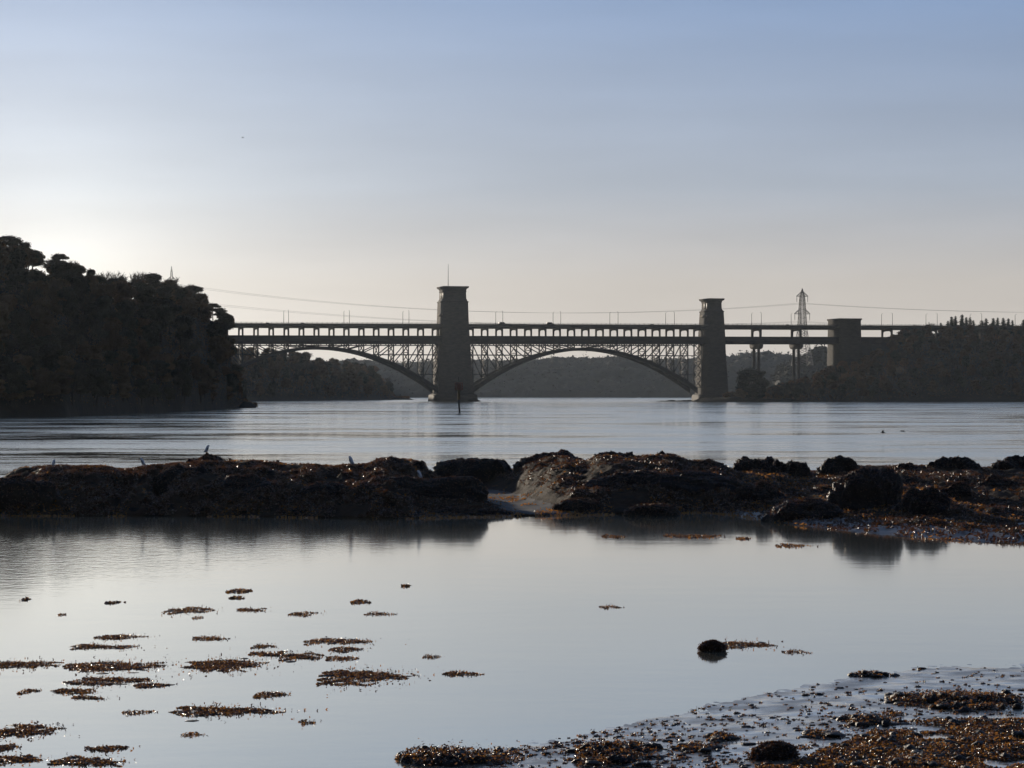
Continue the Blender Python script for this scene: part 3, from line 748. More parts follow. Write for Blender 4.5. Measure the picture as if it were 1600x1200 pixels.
# headland on the left
hl = Bank([(-420, 470), (-200, 500), (0, 526), (100, 540), (285, 690), (340, 790), (372, 860), (398, 905), (402, 915)],
          [(-420, 640), (0, 660), (200, 720), (300, 800), (350, 860), (385, 900), (402, 925)],
          [(-420, 335), (-200, 345), (0, 372), (35, 381), (50, 391), (75, 397), (105, 403), (135, 421), (165, 431), (200, 436), (235, 430), (260, 437), (285, 444), (305, 450), (322, 468), (333, 478), (346, 484), (355, 496), (358, 520), (361, 550), (368, 578), (376, 598), (381, 620), (388, 632), (402, 636)],
          [(-420, 6.5), (300, 6), (345, 5), (358, 4), (372, 2.5), (381, .5), (402, 0)], -420, 402, 'headland', npx=140, pw=.6)
hl.under(26000, .42, 'undergrowth', 'leaf_brown', 'dark undergrowth covering the steep slope of the left headland')
lab_h = {'evergreen': 'dark round-crowned evergreen in the wood on the left headland', 'broadleaf': 'brown leafy tree in the wood on the left headland', 'bare': 'bare winter tree among the crowns of the left headland', 'pine': 'pine with layered crown in the wood on the left headland'}
grp_h = {k: v for k, v in (('evergreen', 'evergreens of the headland wood'), ('broadleaf', 'brown trees of the headland wood'), ('bare', 'bare trees of the headland wood'), ('pine', 'pines of the headland wood'))}
hl.grow(['evergreen', 'broadleaf'], [.4, .6], 22, 3, (4.5, 7), lab_h, grp_h, x0=-120, x1=374, q0=.0, wf=(.8, 1.0), qmax=.16)
hl.grow(['evergreen', 'broadleaf', 'bare', 'pine'], [.45, .33, .12, .10], 34, 7, (8, 11.5), lab_h, grp_h, x0=-140, x1=372)
def sky_tree(bank, kind, px, ytop, wpx, lab, q=1.0, grp=None):
    b = bank.pt(px, q); d = b[1]; zt = H + (HOR - ytop) / F * d; h = max(3, zt - b[2]); w = wpx / F * d
    base = {'evergreen': 9.6, 'broadleaf': 9.4, 'pine': 10.5, 'bare': 9, 'conifer': 5.8, 'coarse': 10, 'coarse_green': 10}[kind]
    hh = KIND[kind][0][2]; return tree(kind, b, h, w / (base * h / hh), lab, grp)
for a in [('pine', 12, 366, 62, 'broad flat-topped pine at the left edge of the picture, highest on the headland'),
          ('pine', 37, 376, 40, 'pine with a thin arching crown just right of the highest headland pine'),
          ('evergreen', 52, 388, 52, 'large dark dome-shaped evergreen below the thin arching pine'),
          ('pine', 93, 394, 36, 'isolated flat-topped pine with sky showing under its crown'),
          ('bare', 117, 398, 26, 'small bare tree right of the isolated flat-topped pine'),
          ('evergreen', 112, 411, 24, 'small dark evergreen below the isolated flat-topped pine'),
          ('evergreen', 141, 417, 20, 'small round evergreen left of the group of bare trees'),
          ('bare', 160, 421, 34, 'leftmost tall bare tree in the dip of the headland skyline'),
          ('bare', 182, 420, 40, 'dense bare tree in the middle of the headland skyline dip'),
          ('bare', 203, 423, 36, 'bare tree with fan of twigs right of the middle of the skyline dip'),
          ('bare', 219, 416, 34, 'taller bare tree leaning over the big dome-shaped evergreen'),
          ('evergreen', 239, 424, 46, 'big smooth dome-shaped evergreen left of the distant pylon tip'),
          ('bare', 268, 430, 34, 'bare tree in front of the distant pylon tip'),
          ('broadleaf', 264, 434, 34, 'brown bushy tree hiding all but the tip of the distant pylon'),
          ('bare', 289, 437, 30, 'bare tree right of the distant pylon tip'),
          ('evergreen', 303, 444, 36, 'round evergreen on the right shoulder of the headland'),
          ('evergreen', 317, 458, 26, 'evergreen stepping down the right shoulder of the headland'),
          ('pine', 333, 472, 30, 'pine with ragged crown near the right end of the headland'),
          ('pine', 346, 479, 28, 'pine leaning out at the right end of the headland above the bridge deck'),
          ]:
    sky_tree(hl, *a)
for px, q, h, lb in ((354, .8, 9, 'evergreen overhanging the water at the right end of the headland, upper one'), (357, .45, 10, 'evergreen overhanging the water at the right end of the headland, middle one'),
                     (366, .35, 7, 'brown tree overhanging the water beside the bridge, lower one'), (372, .3, 5, 'small brown tree lowest on the tip of the headland')):
    b = hl.pt(px, q); tree('evergreen' if h > 8 else 'broadleaf', b, h, .9, lb)

# wooded bank behind the left arch
mbk = Bank([(280, 1480), (400, 1540), (560, 1760), (605, 1900), (640, 2050)], [(280, 1700), (480, 1760), (560, 1880), (605, 1990), (640, 2080)],
           [(280, 538), (400, 541), (445, 543), (480, 549), (492, 556), (515, 557), (545, 563), (575, 567), (590, 573), (601, 583), (608, 595), (613, 608), (618, 619), (640, 622)],
           [(280, 7), (560, 7), (600, 6), (615, 2.5), (640, .5)], 280, 640, 'wooded_bank', npx=70, pw=.6, back=160)
mbk.under(9000, .9, 'undergrowth', 'leaf_brown', 'undergrowth on the low wooded bank behind the left arch', 2)
lab_m = {'coarse': 'brown tree in the wood on the bank behind the left arch', 'coarse_green': 'dark green tree in the wood on the bank behind the left arch', 'bare': 'bare tree in the wood on the bank behind the left arch'}
grp_m = {'coarse': 'brown trees of the bank behind the left arch', 'coarse_green': 'green trees of the bank behind the left arch', 'bare': 'bare trees of the bank behind the left arch'}
mbk.grow(['coarse', 'coarse_green', 'bare'], [.5, .25, .25], 20, 7, (9, 12), lab_m, grp_m, x0=340, x1=612)
sky_tree(mbk, 'bare', 470, 547, 34, 'bare round-topped tree just under the crown of the left arch')

# wooded bank on the right
rbk = Bank([(1190, 1440), (1300, 1440), (1500, 1430), (1900, 1400)], [(1190, 1475), (1240, 1520), (1300, 1570), (1400, 1600), (1900, 1640)],
           [(1190, 618), (1200, 606), (1215, 599), (1240, 592), (1268, 583), (1288, 574), (1300, 566), (1325, 560), (1345, 555), (1380, 538), (1397, 526), (1410, 515), (1425, 509), (1445, 507.5), (1500, 507), (1900, 504)],
           [(1190, 2), (1210, 5), (1300, 8), (1900, 9)], 1190, 1900, 'right_bank', npx=90, pw=.7, back=30, backslope=.0)
rbk.under(16000, .8, 'undergrowth', 'leaf_brown', 'brown undergrowth on the wooded bank at the right')
lab_r = {'coarse': 'brown tree in the wood on the right bank', 'coarse_green': 'dark green tree in the wood on the right bank', 'bare': 'bare tree in the wood on the right bank'}
grp_r = {'coarse': 'brown trees of the right bank', 'coarse_green': 'green trees of the right bank', 'bare': 'bare trees of the right bank'}
rbk.grow(['coarse', 'coarse_green', 'bare'], [.55, .25, .20], 22, 8, (6.5, 10.5), lab_r, grp_r, x0=1200, x1=1660)
# plateau behind the deck with the spruces
bb = Bank([(1330, 1690), (1900, 1720)], [(1330, 1760), (1900, 1790)], [(1330, 530), (1400, 514), (1480, 509), (1900, 505)], [(1330, 3), (1420, 5), (1900, 6)], 1330, 1900, 'plateau', npx=50, pw=.3, back=200)
for i, (px, yt, w) in enumerate([(1481, 500, 10), (1487, 493, 10), (1493, 492, 9), (1503, 489.5, 14), (1510, 494, 8), (1516, 494, 9), (1521, 499, 8), (1534, 499, 11), (1541, 496, 9), (1552, 495.5, 12), (1559, 494.5, 10), (1567.5, 495, 9), (1575.5, 496, 10), (1582, 499, 9), (1600, 498, 12), (1612, 495, 12), (1470, 503, 9), (1452, 506, 8)]):
    sky_tree(bb, 'conifer', px, yt, w * (1.5 + .9 * ((i * 37) % 10) / 10), ['pointed spruce standing behind the right end of the road deck', ][0], .9, 'spruces behind the road deck')
for px, yt, w, lb in ((1440, 503.5, 26, 'pale bare round-topped tree above the deck, left one of two'), (1454, 502, 22, 'pale bare round-topped tree above the deck, right one of two'), (1427, 506, 22, 'low bare tree rising just above the deck right of the abutment')):
    sky_tree(bb, 'bare', px, yt, w, lb, .9)
for px, yt, w, lb in ((1398, 521, 24, 'bushy tree filling the gap between the decks, leftmost'), (1414, 512, 24, 'dark tree filling the gap between the decks, right of the leftmost'), (1432, 512, 26, 'dark tree closing the gap between the decks near the lamp pair')):
    sky_tree(rbk, 'coarse', px, yt, w, lb, .97)

# islet with the pine
def mound(name, px0, px1, d0, d1, hz, matn, seed, kind='structure', nx=60, ny=16, label=None, cat=None, amp=.6):
    m = MB(); V = []
    for j in range(ny):
        for i in range(nx):
            fx, fy = i / (nx - 1) * 2 - 1, j / (ny - 1) * 2 - 1; d = d0 + (d1 - d0) * (fy + 1) / 2; px = px0 + (px1 - px0) * (fx + 1) / 2
            x = (px - 800) / F * d; e = max(0, 1 - abs(fx) ** 2.4) * max(0, 1 - fy * fy)
            V.append((x, d, -.6 + (hz + .6) * e ** .5 * (1 + amp * fbm(x * .16, d * .1, 0, 4, seed)) + .25 * fbm(x * .7, d * .5, 0, 3, seed + 9)))
    m.add(V, [(j * nx + i, j * nx + i + 1, (j + 1) * nx + i + 1, (j + 1) * nx + i) for j in range(ny - 1) for i in range(nx - 1)])
    o = obj(name, m.mesh(name, M[matn], True))
    if kind: tag(o, kind=kind)
    else: tag(o, label, cat)
    return o
mound('islet', 1078, 1262, 1432, 1500, 2.6, 'shore_rock', 3)
for px, d, yt, w, k, lb in [(1174, 1450, 571.5, 52, 'islet_pine', 'tall dark pine standing on the rocky islet beside the right tower'),
                            (1165, 1452, 582, 34, 'islet_bush', 'dense dark tree pressed against the left of the islet pine'),
                            (1188, 1453, 586, 32, 'islet_bush', 'dark tree against the right of the islet pine'),
                            (1176, 1444, 598, 42, 'islet_bush', 'low dark bush under the islet pine'),
                            (1142, 1455, 611, 30, 'coarse', 'low brown bush on the islet between tower and pine'),
                            (1157, 1447, 606, 28, 'coarse', 'brown bush at the left foot of the islet pine'),
                            (1208, 1455, 607, 22, 'coarse', 'small bush on the islet right of the pine'),
                            (1222, 1456, 612, 26, 'coarse', 'low bush at the right end of the islet')]:
    zt = H + (HOR - yt) / F * d; h = zt - 1.0; hh = KIND[k][0][2]; wd = w / F * d
    tree(k, ((px - 800) / F * d, d, 1.0), h, wd / ((10.5 if k == 'islet_pine' else 10) * h / hh), lb)
mound('rock_ledge', 1020, 1120, 1470, 1520, .25, 'shore_rock', 8, amp=1.5)
mound('rock_ledge', 728, 752, 1490, 1512, 1.0, 'shore_rock', 14)
mound('rock_ledge', 1395, 1440, 1395, 1420, .2, 'shore_rock', 15, amp=1.2)
mound('low_spit', 372, 401, 845, 915, 1.5, 'shore_rock', 11)
mound('low_spit', 585, 648, 1830, 2050, 1.0, 'shore_rock', 12)

# far wooded hills (one mass)
def ridge(name, d0, d1, can, px0, px1, seed, label, cell=11.0, n=260, nq=34):
    m = MB(); V = []; pxs = np.linspace(px0, px1, n)
    for j in range(nq):
        q = j / (nq - 1); qq = min(1, q / .85)
        for px in pxs:
            d = d0 + (d1 - d0) * q; x = (px - 800) / F * d; dr = d0 + (d1 - d0) * .85
            zr = H + (HOR - pl(can, px)) / F * dr
            z = max(0, zr - 4) * (math.sin(qq * math.pi / 2) ** .8) if q <= .85 else zr - 4 - (q - .85) * 60
            V.append((x, d, z))
    V = np.array(V); b = 1 - np.abs(vn(V[:, 0] / cell, V[:, 1] / cell, 0, seed)) * 2
    V[:, 2] += (3.2 * b + 3.5 * fbm(V[:, 0] / 40, V[:, 1] / 40, 0, 3, seed) + 1.6 * vn(V[:, 0] / 4, V[:, 1] / 4, 0, seed + 3)) * np.minimum(1, V[:, 2] / 6)
    V[:n, 2] = -1
    m.add(V, [(j * n + i, j * n + i + 1, (j + 1) * n + i + 1, (j + 1) * n + i) for j in range(nq - 1) for i in range(n - 1)])
    pts = V[rng.integers(n, len(V), 16000)] + rng.normal(size=(16000, 3)) * (2.5, 2.5, .25)
    m.leaves(pts, 1.8, .5)
    pts = V[rng.integers(n * int(nq * .8), n * int(nq * .88), 3500)] + rng.normal(size=(3500, 3)) * (2.0, 2.0, 1.8); m.leaves(pts, 1.8, 0)
    tag(obj(name, m.mesh(name, M['farwood'], True)), kind='stuff', label=label)
ridge('distant_wood', 2820, 3250, [(300, 560), (575, 562), (620, 566), (690, 562), (735, 561), (850, 560), (862, 557), (905, 556), (975, 559), (1060, 560), (1130, 556), (1170, 552), (1200, 551), (1240, 555), (1300, 556), (1700, 550)], 330, 1500, 21, 'hazy wooded hills across the water beyond the arches')
ridge('distant_wood', 2300, 2500, [(1205, 600), (1218, 575), (1240, 565), (1262, 553), (1272, 545), (1285, 545), (1300, 547), (1450, 540)], 1195, 1480, 22, 'nearer wooded knoll rising behind the lattice pylon', n=120)

# ------------------------------------------------------------------ navigation beacon
D3 = 645.0; k3 = D3 / F
t = thing('channel_beacon', (P(717, 0, D3)[0], D3, 0), 'slim channel beacon with reddish cage topmark standing in the water before the central tower', 'beacon')
m = MB(); m.tube([(.35, 0, -2), (.1, 0, 1.4), (0, 0, 4.0)], [.26, .24, .28], 10); obj('lower_pile', m.mesh('lower_pile', M['black'], True), t)
m = MB(); m.tube([(.55, 0, -2), (-.1, 0, 1.5)], [.12, .12], 8); obj('raking_strut', m.mesh('raking_strut', M['black'], True), t)
m = MB(); m.tube([(0, 0, 3.3), (0, 0, 6.2)], [.34, .34], 12); m.tube([(0, 0, 3.9), (0, 0, 4.05)], [.42, .42], 12); obj('column', m.mesh('column', M['ochre']), t)
m = MB()
for a in np.linspace(0, 6.28, 12, endpoint=False): m.beam((math.cos(a) * .95, math.sin(a) * .95, 5.7), (math.cos(a) * .95, math.sin(a) * .95, 7.6), .16)
for z in (5.75, 6.4, 7.0, 7.6): m.tube([(math.cos(a) * .95, math.sin(a) * .95, z) for a in np.linspace(0, 6.28, 17)], .08, 5)
m.tube([(0, 0, 5.75), (0, 0, 5.85)], [.95, .95], 14); m.tube([(0, 0, 6.0), (0, 0, 7.4)], [.62, .62], 12)
obj('cage', m.mesh('cage', M['red']), t)
m = MB(); m.tube([(0, 0, 7.4), (0, 0, 8.3)], [.07, .07], 6); m.tube([(0, 0, 8.15), (0, 0, 8.7), (0, 0, 9.2)], [.22, .24, .12], 10); m.tube([(0, 0, 9.2), (0, 0, 9.75)], [.04, .03], 5); obj('lantern', m.mesh('lantern', M['black'], True), t)

# ------------------------------------------------------------------ rock bar across the middle distance
front = [(-260, 806), (0, 806), (370, 807), (600, 811), (870, 806), (1000, 803), (1100, 801), (1150, 805), (1200, 814), (1300, 828), (1400, 838), (1500, 846), (1600, 851), (1860, 860)]
SIL = [(-260, 760), (0, 748), (20, 737), (40, 731), (90, 729), (172, 730), (180, 734), (205, 734), (235, 728), (300, 725), (312, 722), (360, 722), (415, 722), (450, 728), (480, 726), (520, 731), (572, 725), (595, 718), (640, 718), (655, 722), (675, 728), (740, 735), (790, 737), (806, 736), (825, 722), (850, 714), (885, 714), (915, 722), (935, 713), (990, 713), (1050, 712), (1075, 721), (1120, 723), (1140, 731), (1150, 738), (1200, 734), (1265, 738), (1290, 738), (1360, 730), (1400, 728), (1500, 730), (1545, 731), (1600, 730), (1860, 726)]
DR = [(-260, 114), (600, 118), (690, 136), (850, 136), (940, 127), (1140, 122), (1250, 127), (1860, 131)]
nx, ny = 900, 210
PL0, PL1 = -560, 2240
pxs = np.linspace(PL0, PL1, nx)
dfv, drv, sil = gd(pl(front, pxs)), pl(DR, pxs), pl(SIL, pxs)
zrv = H + (HOR - sil) / F * drv
q = np.linspace(-.08, 1.7, ny)[:, None]
D = dfv + (drv - dfv) * q; X = (pxs - 800) / F * D
prof = np.where(q < 1, np.clip(q * 1.05, 0, 1) ** .72, np.clip(1 - (q - 1) / .5, -.3, 1) ** 1.0)
rough = fbm(X * .55, D * .16, 0, 5, 31)
flat = 1 / (1 + np.exp(-(pxs - 1180) / 50.0))[None, :]                # muddy flat at the right
prof = prof * (1 - flat) + flat * np.where(q < 1, np.clip(q, 0, 1) ** 1.5, prof)
Z = zrv * 1.12 * prof * (1 + .20 * rough) + .14 * fbm(X * 1.6, D * .7, 0, 4, 33) * np.clip(q * 8, .15, 1) - .02
Z = np.minimum(Z, (H + (HOR - (sil + 1)) / F * D))
# wet flat between the boulders
PYg = HOR + (H - .1) * F / D
pool = np.exp(-(((pxs[None, :] - (700 + (PYg - 757) * 3.5)) / 62) ** 4)) * np.exp(-(((PYg - 780) / 24) ** 4))
pool2 = .7 * np.exp(-(((pxs[None, :] - 250) / 15) ** 2)) * np.exp(-(((PYg - 793) / 5) ** 2))
pl_ = np.clip(pool + pool2, 0, 1)
Z = Z * (1 - pl_) + (.07 + .03 * fbm(X * .8, D * .15, 0, 2, 35)) * pl_
Z = np.where(q < 0, -.3 + 0 * Z, Z)
Z += .10 * flat * np.clip(q * 14, 0, 1) * np.clip(1.3 - q, 0, 1)
siltm = pl_
Z += .22 * (1 - np.abs(fbm(X * .55 + D * .12, D * .20 - X * .18, 0, 4, 44)) * 3.2).clip(-.6, 1) * np.clip(q * 5, 0, 1) * (1 - pl_) * (1 - .6 * flat) * np.where(Z < zrv * .85, 1, .2)
Z += .07 * fbm(X * 3.5, D * 1.6, 0, 4, 37) * np.clip(q * 12 + 1, .2, 1) * (1 - .85 * pl_)
Z += .25 * np.clip(fbm(X * 1.1, D * .35, 0, 4, 39), 0, 1) * np.clip(q * 6, 0, 1) * (1 - pl_) * np.where(Z < zrv * .9, 1, .25)
V = np.stack([X, D, Z], -1).reshape(-1, 3)
m = MB(); ii = (np.arange(ny - 1)[:, None] * nx + np.arange(nx - 1)[None, :]).ravel()
fc = np.stack([ii, ii + 1, ii + nx + 1, ii + nx], 1)
mudmask = (((pl_[:-1, :-1] > .45) & (Z[:-1, :-1] < .17)) | ((flat[:, :-1] + 0 * pl_[:-1, :-1] > .35) & (Z[:-1, :-1] < .16) & (q[:-1] > -.02)) | ((Z[:-1, :-1] < .07) & (pxs[None, :-1] > 1120) & (q[:-1] > -.02))).ravel()
m.add(V, fc[~mudmask], 0); 
silt_ = mudmask & (siltm[:-1, :-1].ravel() > .45) & (Z[:-1, :-1].ravel() < .17); mudmask = mudmask & ~silt_
m.f.append(fc[mudmask] + 0); m.m.append((int(mudmask.sum()), 1)); m.f.append(fc[silt_] + 0); m.m.append((int(silt_.sum()), 2))
tag(obj('rocky_shore', m.mesh('rocky_shore', [M['rock_base'], M['silt_wet'], M['silt']], True)), kind='structure')
Zg = Z; 
def barz(x, d):
    px = x / d * F + 800; i = int(np.clip((px - PL0) / (PL1 - PL0) * (nx - 1), 0, nx - 1)); qq = (d - dfv[i]) / (drv[i] - dfv[i])
    j = int(np.clip((qq + .08) / 1.78 * (ny - 1), 0, ny - 1)); return Z[j, i]
# seaweed draped over the bar
n = 165000; jj = rng.integers(8, ny - 60, n); ii = rng.integers(0, nx, n); c = V[jj * nx + ii].copy(); keep = (pl_.ravel()[jj * nx + ii] < .35)
c = c[keep]; cl = fbm(c[:, 0] * .9, c[:, 1] * .35, 0, 3, 55)
c = c[cl > -.2]; c[:, :2] += rng.normal(size=(len(c), 2)) * .05; c[:, 2] += rng.uniform(.0, .05, len(c))
m = MB(); m.leaves(c, .065, .25, aspect=2.3); tag(obj('seaweed', m.mesh('seaweed', M['weed'])), kind='stuff', label='brown seaweed draped over the rock bar')
# bright wet fronds along the waterline of the bar
c = []
for i in range(5200):
    px = rng.uniform(-150, 1180); d = gd(pl(front, px)) + abs(rng.normal()) * 1.1 - .3; x = (px - 800) / F * d
    if fbm(x * .6, 3, 0, 3, 77) > -.15: c.append((x, d, max(.0, barz(x, d)) + rng.uniform(0, .04)))
for i in range(9000):
    px = rng.uniform(1160, 1750); d = rng.uniform(gd(pl(front, px)) - .5, gd(pl(front, px)) + 26); x = (px - 800) / F * d
    if fbm(x * .5, d * .16, 0, 3, 78) > .02: c.append((x, d, max(.0, barz(x, d)) + rng.uniform(0, .08)))
for i in range(60000):                    # lines of gold fronds standing in for glints along the ledge folds
    px = rng.uniform(-150, 1300); f0 = gd(pl(front, px)); d = rng.uniform(f0, f0 + 30); x = (px - 800) / F * d
    w_ = fbm(x * .45 + d * .10, d * .22 - x * .1, 0, 3, 81)
    if abs(w_) < .035 * (1 + fbm(x * .3, d * .1, 0, 2, 82) * 1.6): c.append((x, d, max(.0, barz(x, d)) + rng.uniform(.0, .06)))
m = MB(); m.leaves(np.array(c), .065, .35, aspect=2.2); tag(obj('seaweed', m.mesh('seaweed', M['weed_gold'])), kind='stuff', label='glistening seaweed along the edge of the rock bar, with gold streaks for glints')

def boulder(px, hw, ytop, d, seed, label, dep=.8, zb=None, nu=110, nv=56, flatt=.56, rough=1.0, leafn=1500, lf=.05, sub=None, cat='boulder', name='boulder', grp=None, lmat='weed'):
    ztop = H + (HOR - ytop) / F * d; x0 = (px - 800) / F * d; rx = hw / F * d; ry = rx * dep
    zb = -.25 if zb is None else zb; hz = ztop - zb
    u = np.linspace(0, 2 * math.pi, nu, endpoint=False); v = np.linspace(0.02, math.pi / 2, nv); U, VV = np.meshgrid(u, v)
    cx, sx = np.cos(U), np.sin(U); sv = np.sin(VV); cv = np.cos(VV)
    Xn, Yn, Zn = sv * cx, sv * sx, cv
    k = 1 + rough * (.20 * fbm(Xn * 1.5 + seed, Yn * 1.5, Zn * 1.5, 2, seed) + .085 * fbm(Xn * 4 + seed, Yn * 4, Zn * 4, 3, seed + 3) + .045 * fbm(Xn * 14, Yn * 14, Zn * 14 + seed, 3, seed + 5))
    zz = np.abs(Zn) ** flatt
    kz = k[:, :]; top = (zz * kz).max()
    Xp = rx * Xn * k * 1.03; Yp = ry * Yn * k; Zp = zb + hz * zz * kz / top
    rings_ = [np.stack([Xp[i], Yp[i], Zp[i]], -1) for i in range(nv - 1, -1, -1)]
    m = MB(); m.rings(rings_, 0)
    V = np.concatenate(rings_); V = V[V[:, 2] > max(zb, 0) + .02]
    if leafn:
        c = V[rng.integers(0, len(V), leafn)] + rng.normal(size=(leafn, 3)) * (.02, .02, .008); m.leaves(c, lf, .25, 1, 2.2)
    o = obj(name, m.mesh(name, [M['rock'], M[lmat]], True), loc=(x0, d, 0))
    return tag(o, label, cat, grp)
BL = [(322, 36, 706.5, 117, 'rounded boulder on the rock bar that the tallest gull stands on', .9),
      (368, 16, 715.5, 118, 'small knob of rock right of the gull boulder', .9),
      (280, 55, 723, 112, 'broad seaweed rock left of the gull boulder', .7),
      (120, 110, 728, 113, 'long low seaweed-covered rock at the left end of the bar', .45),
      (30, 60, 742, 106, 'low rounded rock sloping into the water at the left edge of the picture', .6),
      (430, 32, 719, 117, 'low knobbly rock between the gull boulder and the second gull', .8),
      (495, 50, 725, 116, 'low rock ridge that the second gull stands on', .6),
      (378, 62, 740, 108, 'large dark rounded rock in front of the gull boulder', .8),
      (500, 60, 752, 107, 'dark brown seaweed hummock left of the largest dark mass', .7),
      (612, 44, 713, 118, 'steep round-topped boulder right of the second gull', .9),
      (655, 22, 718.5, 119, 'small boulder behind the perched light gull', .9),
      (628, 122, 743, 109, 'largest dark rock mass in the left half of the bar, reaching down to the pool', .42),
      (738, 58, 715, 134, 'broad dark boulder left of the pale tidal channel', .7),
      (862, 58, 702, 133, 'highest boulder of the bar, near its middle', .75),
      (955, 42, 704.5, 126, 'rounded boulder left of the pointed rock', .8),
      (1000, 60, 712, 124, 'wide rock joining the rounded boulder and the pointed rock', .6),
      (1045, 22, 703, 124, 'small pointed rock on the crest of the bar', .9),
      (1110, 36, 717, 122, 'low rounded boulder right of the pointed rock', .8),
      (1040, 135, 735, 112, 'huge black rock mass in the right half of the bar', .38),
      (1178, 32, 712, 124, 'boulder with bumpy top left of the conical boulder', .85),
      (1235, 34, 716, 122, 'conical boulder left of the gap with bright water', .85),
      (1322, 42, 710.5, 124, 'square-shouldered boulder right of the gap with bright water', .7),
      (1353, 52, 729, 103, 'big black dome-shaped boulder in front of the square-shouldered one', .8),
      (1440, 42, 760, 100, 'low dark rock leaning on the right of the black dome-shaped boulder', .8),
      (1413, 28, 722, 126, 'small flat rock between the square-shouldered and the long rounded boulder', .8),
      (1490, 44, 712.5, 127, 'long rounded boulder on the muddy flat at the right', .7),
      (1606, 60, 710.5, 128, 'rounded boulder cut by the right edge of the picture', .6),
      (1264, 54, 778, 99.5, 'low black pyramid-shaped rock on the mud in front', .8),
      (905, 40, 778, 106.5, 'ribbed seaweed rock at the water edge right of the pale channel', .7),
      (1020, 40, 787, 104.5, 'small low rock at the water edge below the huge black mass', .7),
      (1190, 40, 752, 108, 'seaweed-covered rock between the huge black mass and the mud', .7),
      (1500, 34, 752, 108, 'seaweed hummock on the muddy flat below the long rounded boulder', .6),
      (1560, 40, 741, 114, 'low seaweed hummock near the right edge on the flat', .6),
      (735, 62, 790, 104.5, 'low dark rock between the pale channel and the pool', .5)]
for i, (px, hw, yt, d, lb, dep) in enumerate(BL):
    boulder(px, hw * 1.06, yt, d, 100 + i * 7, lb, dep, rough=1.5 if px > 1140 else 1.15, leafn=int(900 + hw * 34))
# foreground stones
boulder(1113, 20, 1001, 49.6, 501, 'round seaweed-covered stone sitting alone in the calm pool', .8, zb=-.08, leafn=3200, lf=.028, name='stone', cat='stone')
boulder(1208, 36, 1160, 34.2, 503, 'dark rounded stone at the bottom edge on the weedy beach', .9, zb=-.06, leafn=3600, lf=.022, name='stone', cat='stone')

# ------------------------------------------------------------------ muddy beach, bottom right
EDGE = [(560, 1222), (700, 1192), (780, 1173), (900, 1147), (1000, 1129), (1100, 1104), (1240, 1075), (1330, 1059), (1420, 1046), (1500, 1039), (1600, 1036), (1800, 1030), (2300, 1016)]
nx2, ny2 = 600, 260; px2 = np.linspace(520, 2320, nx2); de = gd(pl(EDGE, px2)); tt = np.linspace(0, 1, ny2)[:, None]
D_ = 27 + (de + 3 - 27) * tt; X_ = (px2 - 800) / F * D_
Z_ = .013 * (de - D_) + .016 * fbm(X_ * 1.3, D_ * .9, 0, 3, 91) * np.clip((de - D_) * .7 + .4, 0, 1) + .007 * fbm(X_ * 7, D_ * 3.5, 0, 3, 93)
Z_ += .05 * np.clip((px2 - 1150) / 450, 0, 1) * np.clip((42 - D_) / 6, 0, 1)
m = MB(); ii = (np.arange(ny2 - 1)[:, None] * nx2 + np.arange(nx2 - 1)[None, :]).ravel()
m.add(np.stack([X_, D_, Z_], -1).reshape(-1, 3), np.stack([ii, ii + 1, ii + nx2 + 1, ii + nx2], 1))
tag(obj('mud_beach', m.mesh('mud_beach', M['mud'], True)), kind='structure')
def bz(x, d):
    px = x / d * F + 800; i = int(np.clip((px - 520) / 1800 * (nx2 - 1), 0, nx2 - 1)); j = int(np.clip((d - 27) / (de[i] + 3 - 27) * (ny2 - 1), 0, ny2 - 1))
    return max(0.0, Z_[j, i])
# clods of weed and worm casts over the mud
m = MB(); ml = []
for i in range(2100):
    px = rng.uniform(760, 1720); e = pl(EDGE, px); py = e + (1215 - e) * rng.uniform(0, 1) ** .8; d = gd(py); x = (px - 800) / F * d; z = bz(x, d)
    r = rng.gamma(1.5, .006) + .006; r = min(r, .04)
    if fbm(x * 1.2, d * .5, 0, 2, 64) < -.18 and rng.uniform() < .75: continue
    lump(m, (x, d, z), (r * rng.uniform(1, 2.6), r * 2.2, r * .6), i % 50, .7, 9, 6)
    ml.append(np.array((x, d, z + r * .4)) + rng.normal(size=(12, 3)) * (r * 1.5, r * 1.5, r * .35))
ml = np.concatenate(ml); k_ = rng.uniform(size=len(ml)) < .3; m.leaves(ml[k_], .020, .3, 1); m.leaves(ml[~k_], .020, .3, 2)
tag(obj('mud_clods', m.mesh('mud_clods', [M['rock'], M['weed_gold'], M['weed_dark']])), kind='stuff', label='small dark clods and scraps of weed scattered over the wet mud')
# weed carpet in the corner
c = []; m = MB()
for i in range(84000):
    px = rng.uniform(1180, 1760); lim = 1215 - (1215 - 1143) * np.clip((px - 1230) / 170, 0, 1); py = rng.uniform(1130, 1248)
    if py < lim: continue
    d = gd(py); x = (px - 800) / F * d; f = fbm(x * 1.7, d * .7, 0, 3, 71)
    if f < -.30 + .25 * (py < 1160): continue
    c.append((x, d, bz(x, d) + rng.uniform(0, .03) + .07 * max(0, f + .3) * (.5 + .5 * float(vn(x * 6, d * 4, 0, 5)))))
c = np.array(c); k_ = rng.uniform(size=len(c)) < .55; m.leaves(c[k_], .030, .35, 0); m.leaves(c[~k_], .034, .2, 2)
for i in range(160):
    p = c[rng.integers(len(c))]; r = rng.uniform(.03, .07); lump(m, (p[0], p[1], p[2] - .01), (r * 1.3, r * 2, r * .8), i, .7, 10, 6, 1)
tag(obj('seaweed', m.mesh('seaweed', [M['weed_gold'], M['rock'], M['weed_dark']])), kind='stuff', label='thick carpet of golden brown seaweed in the bottom right corner')

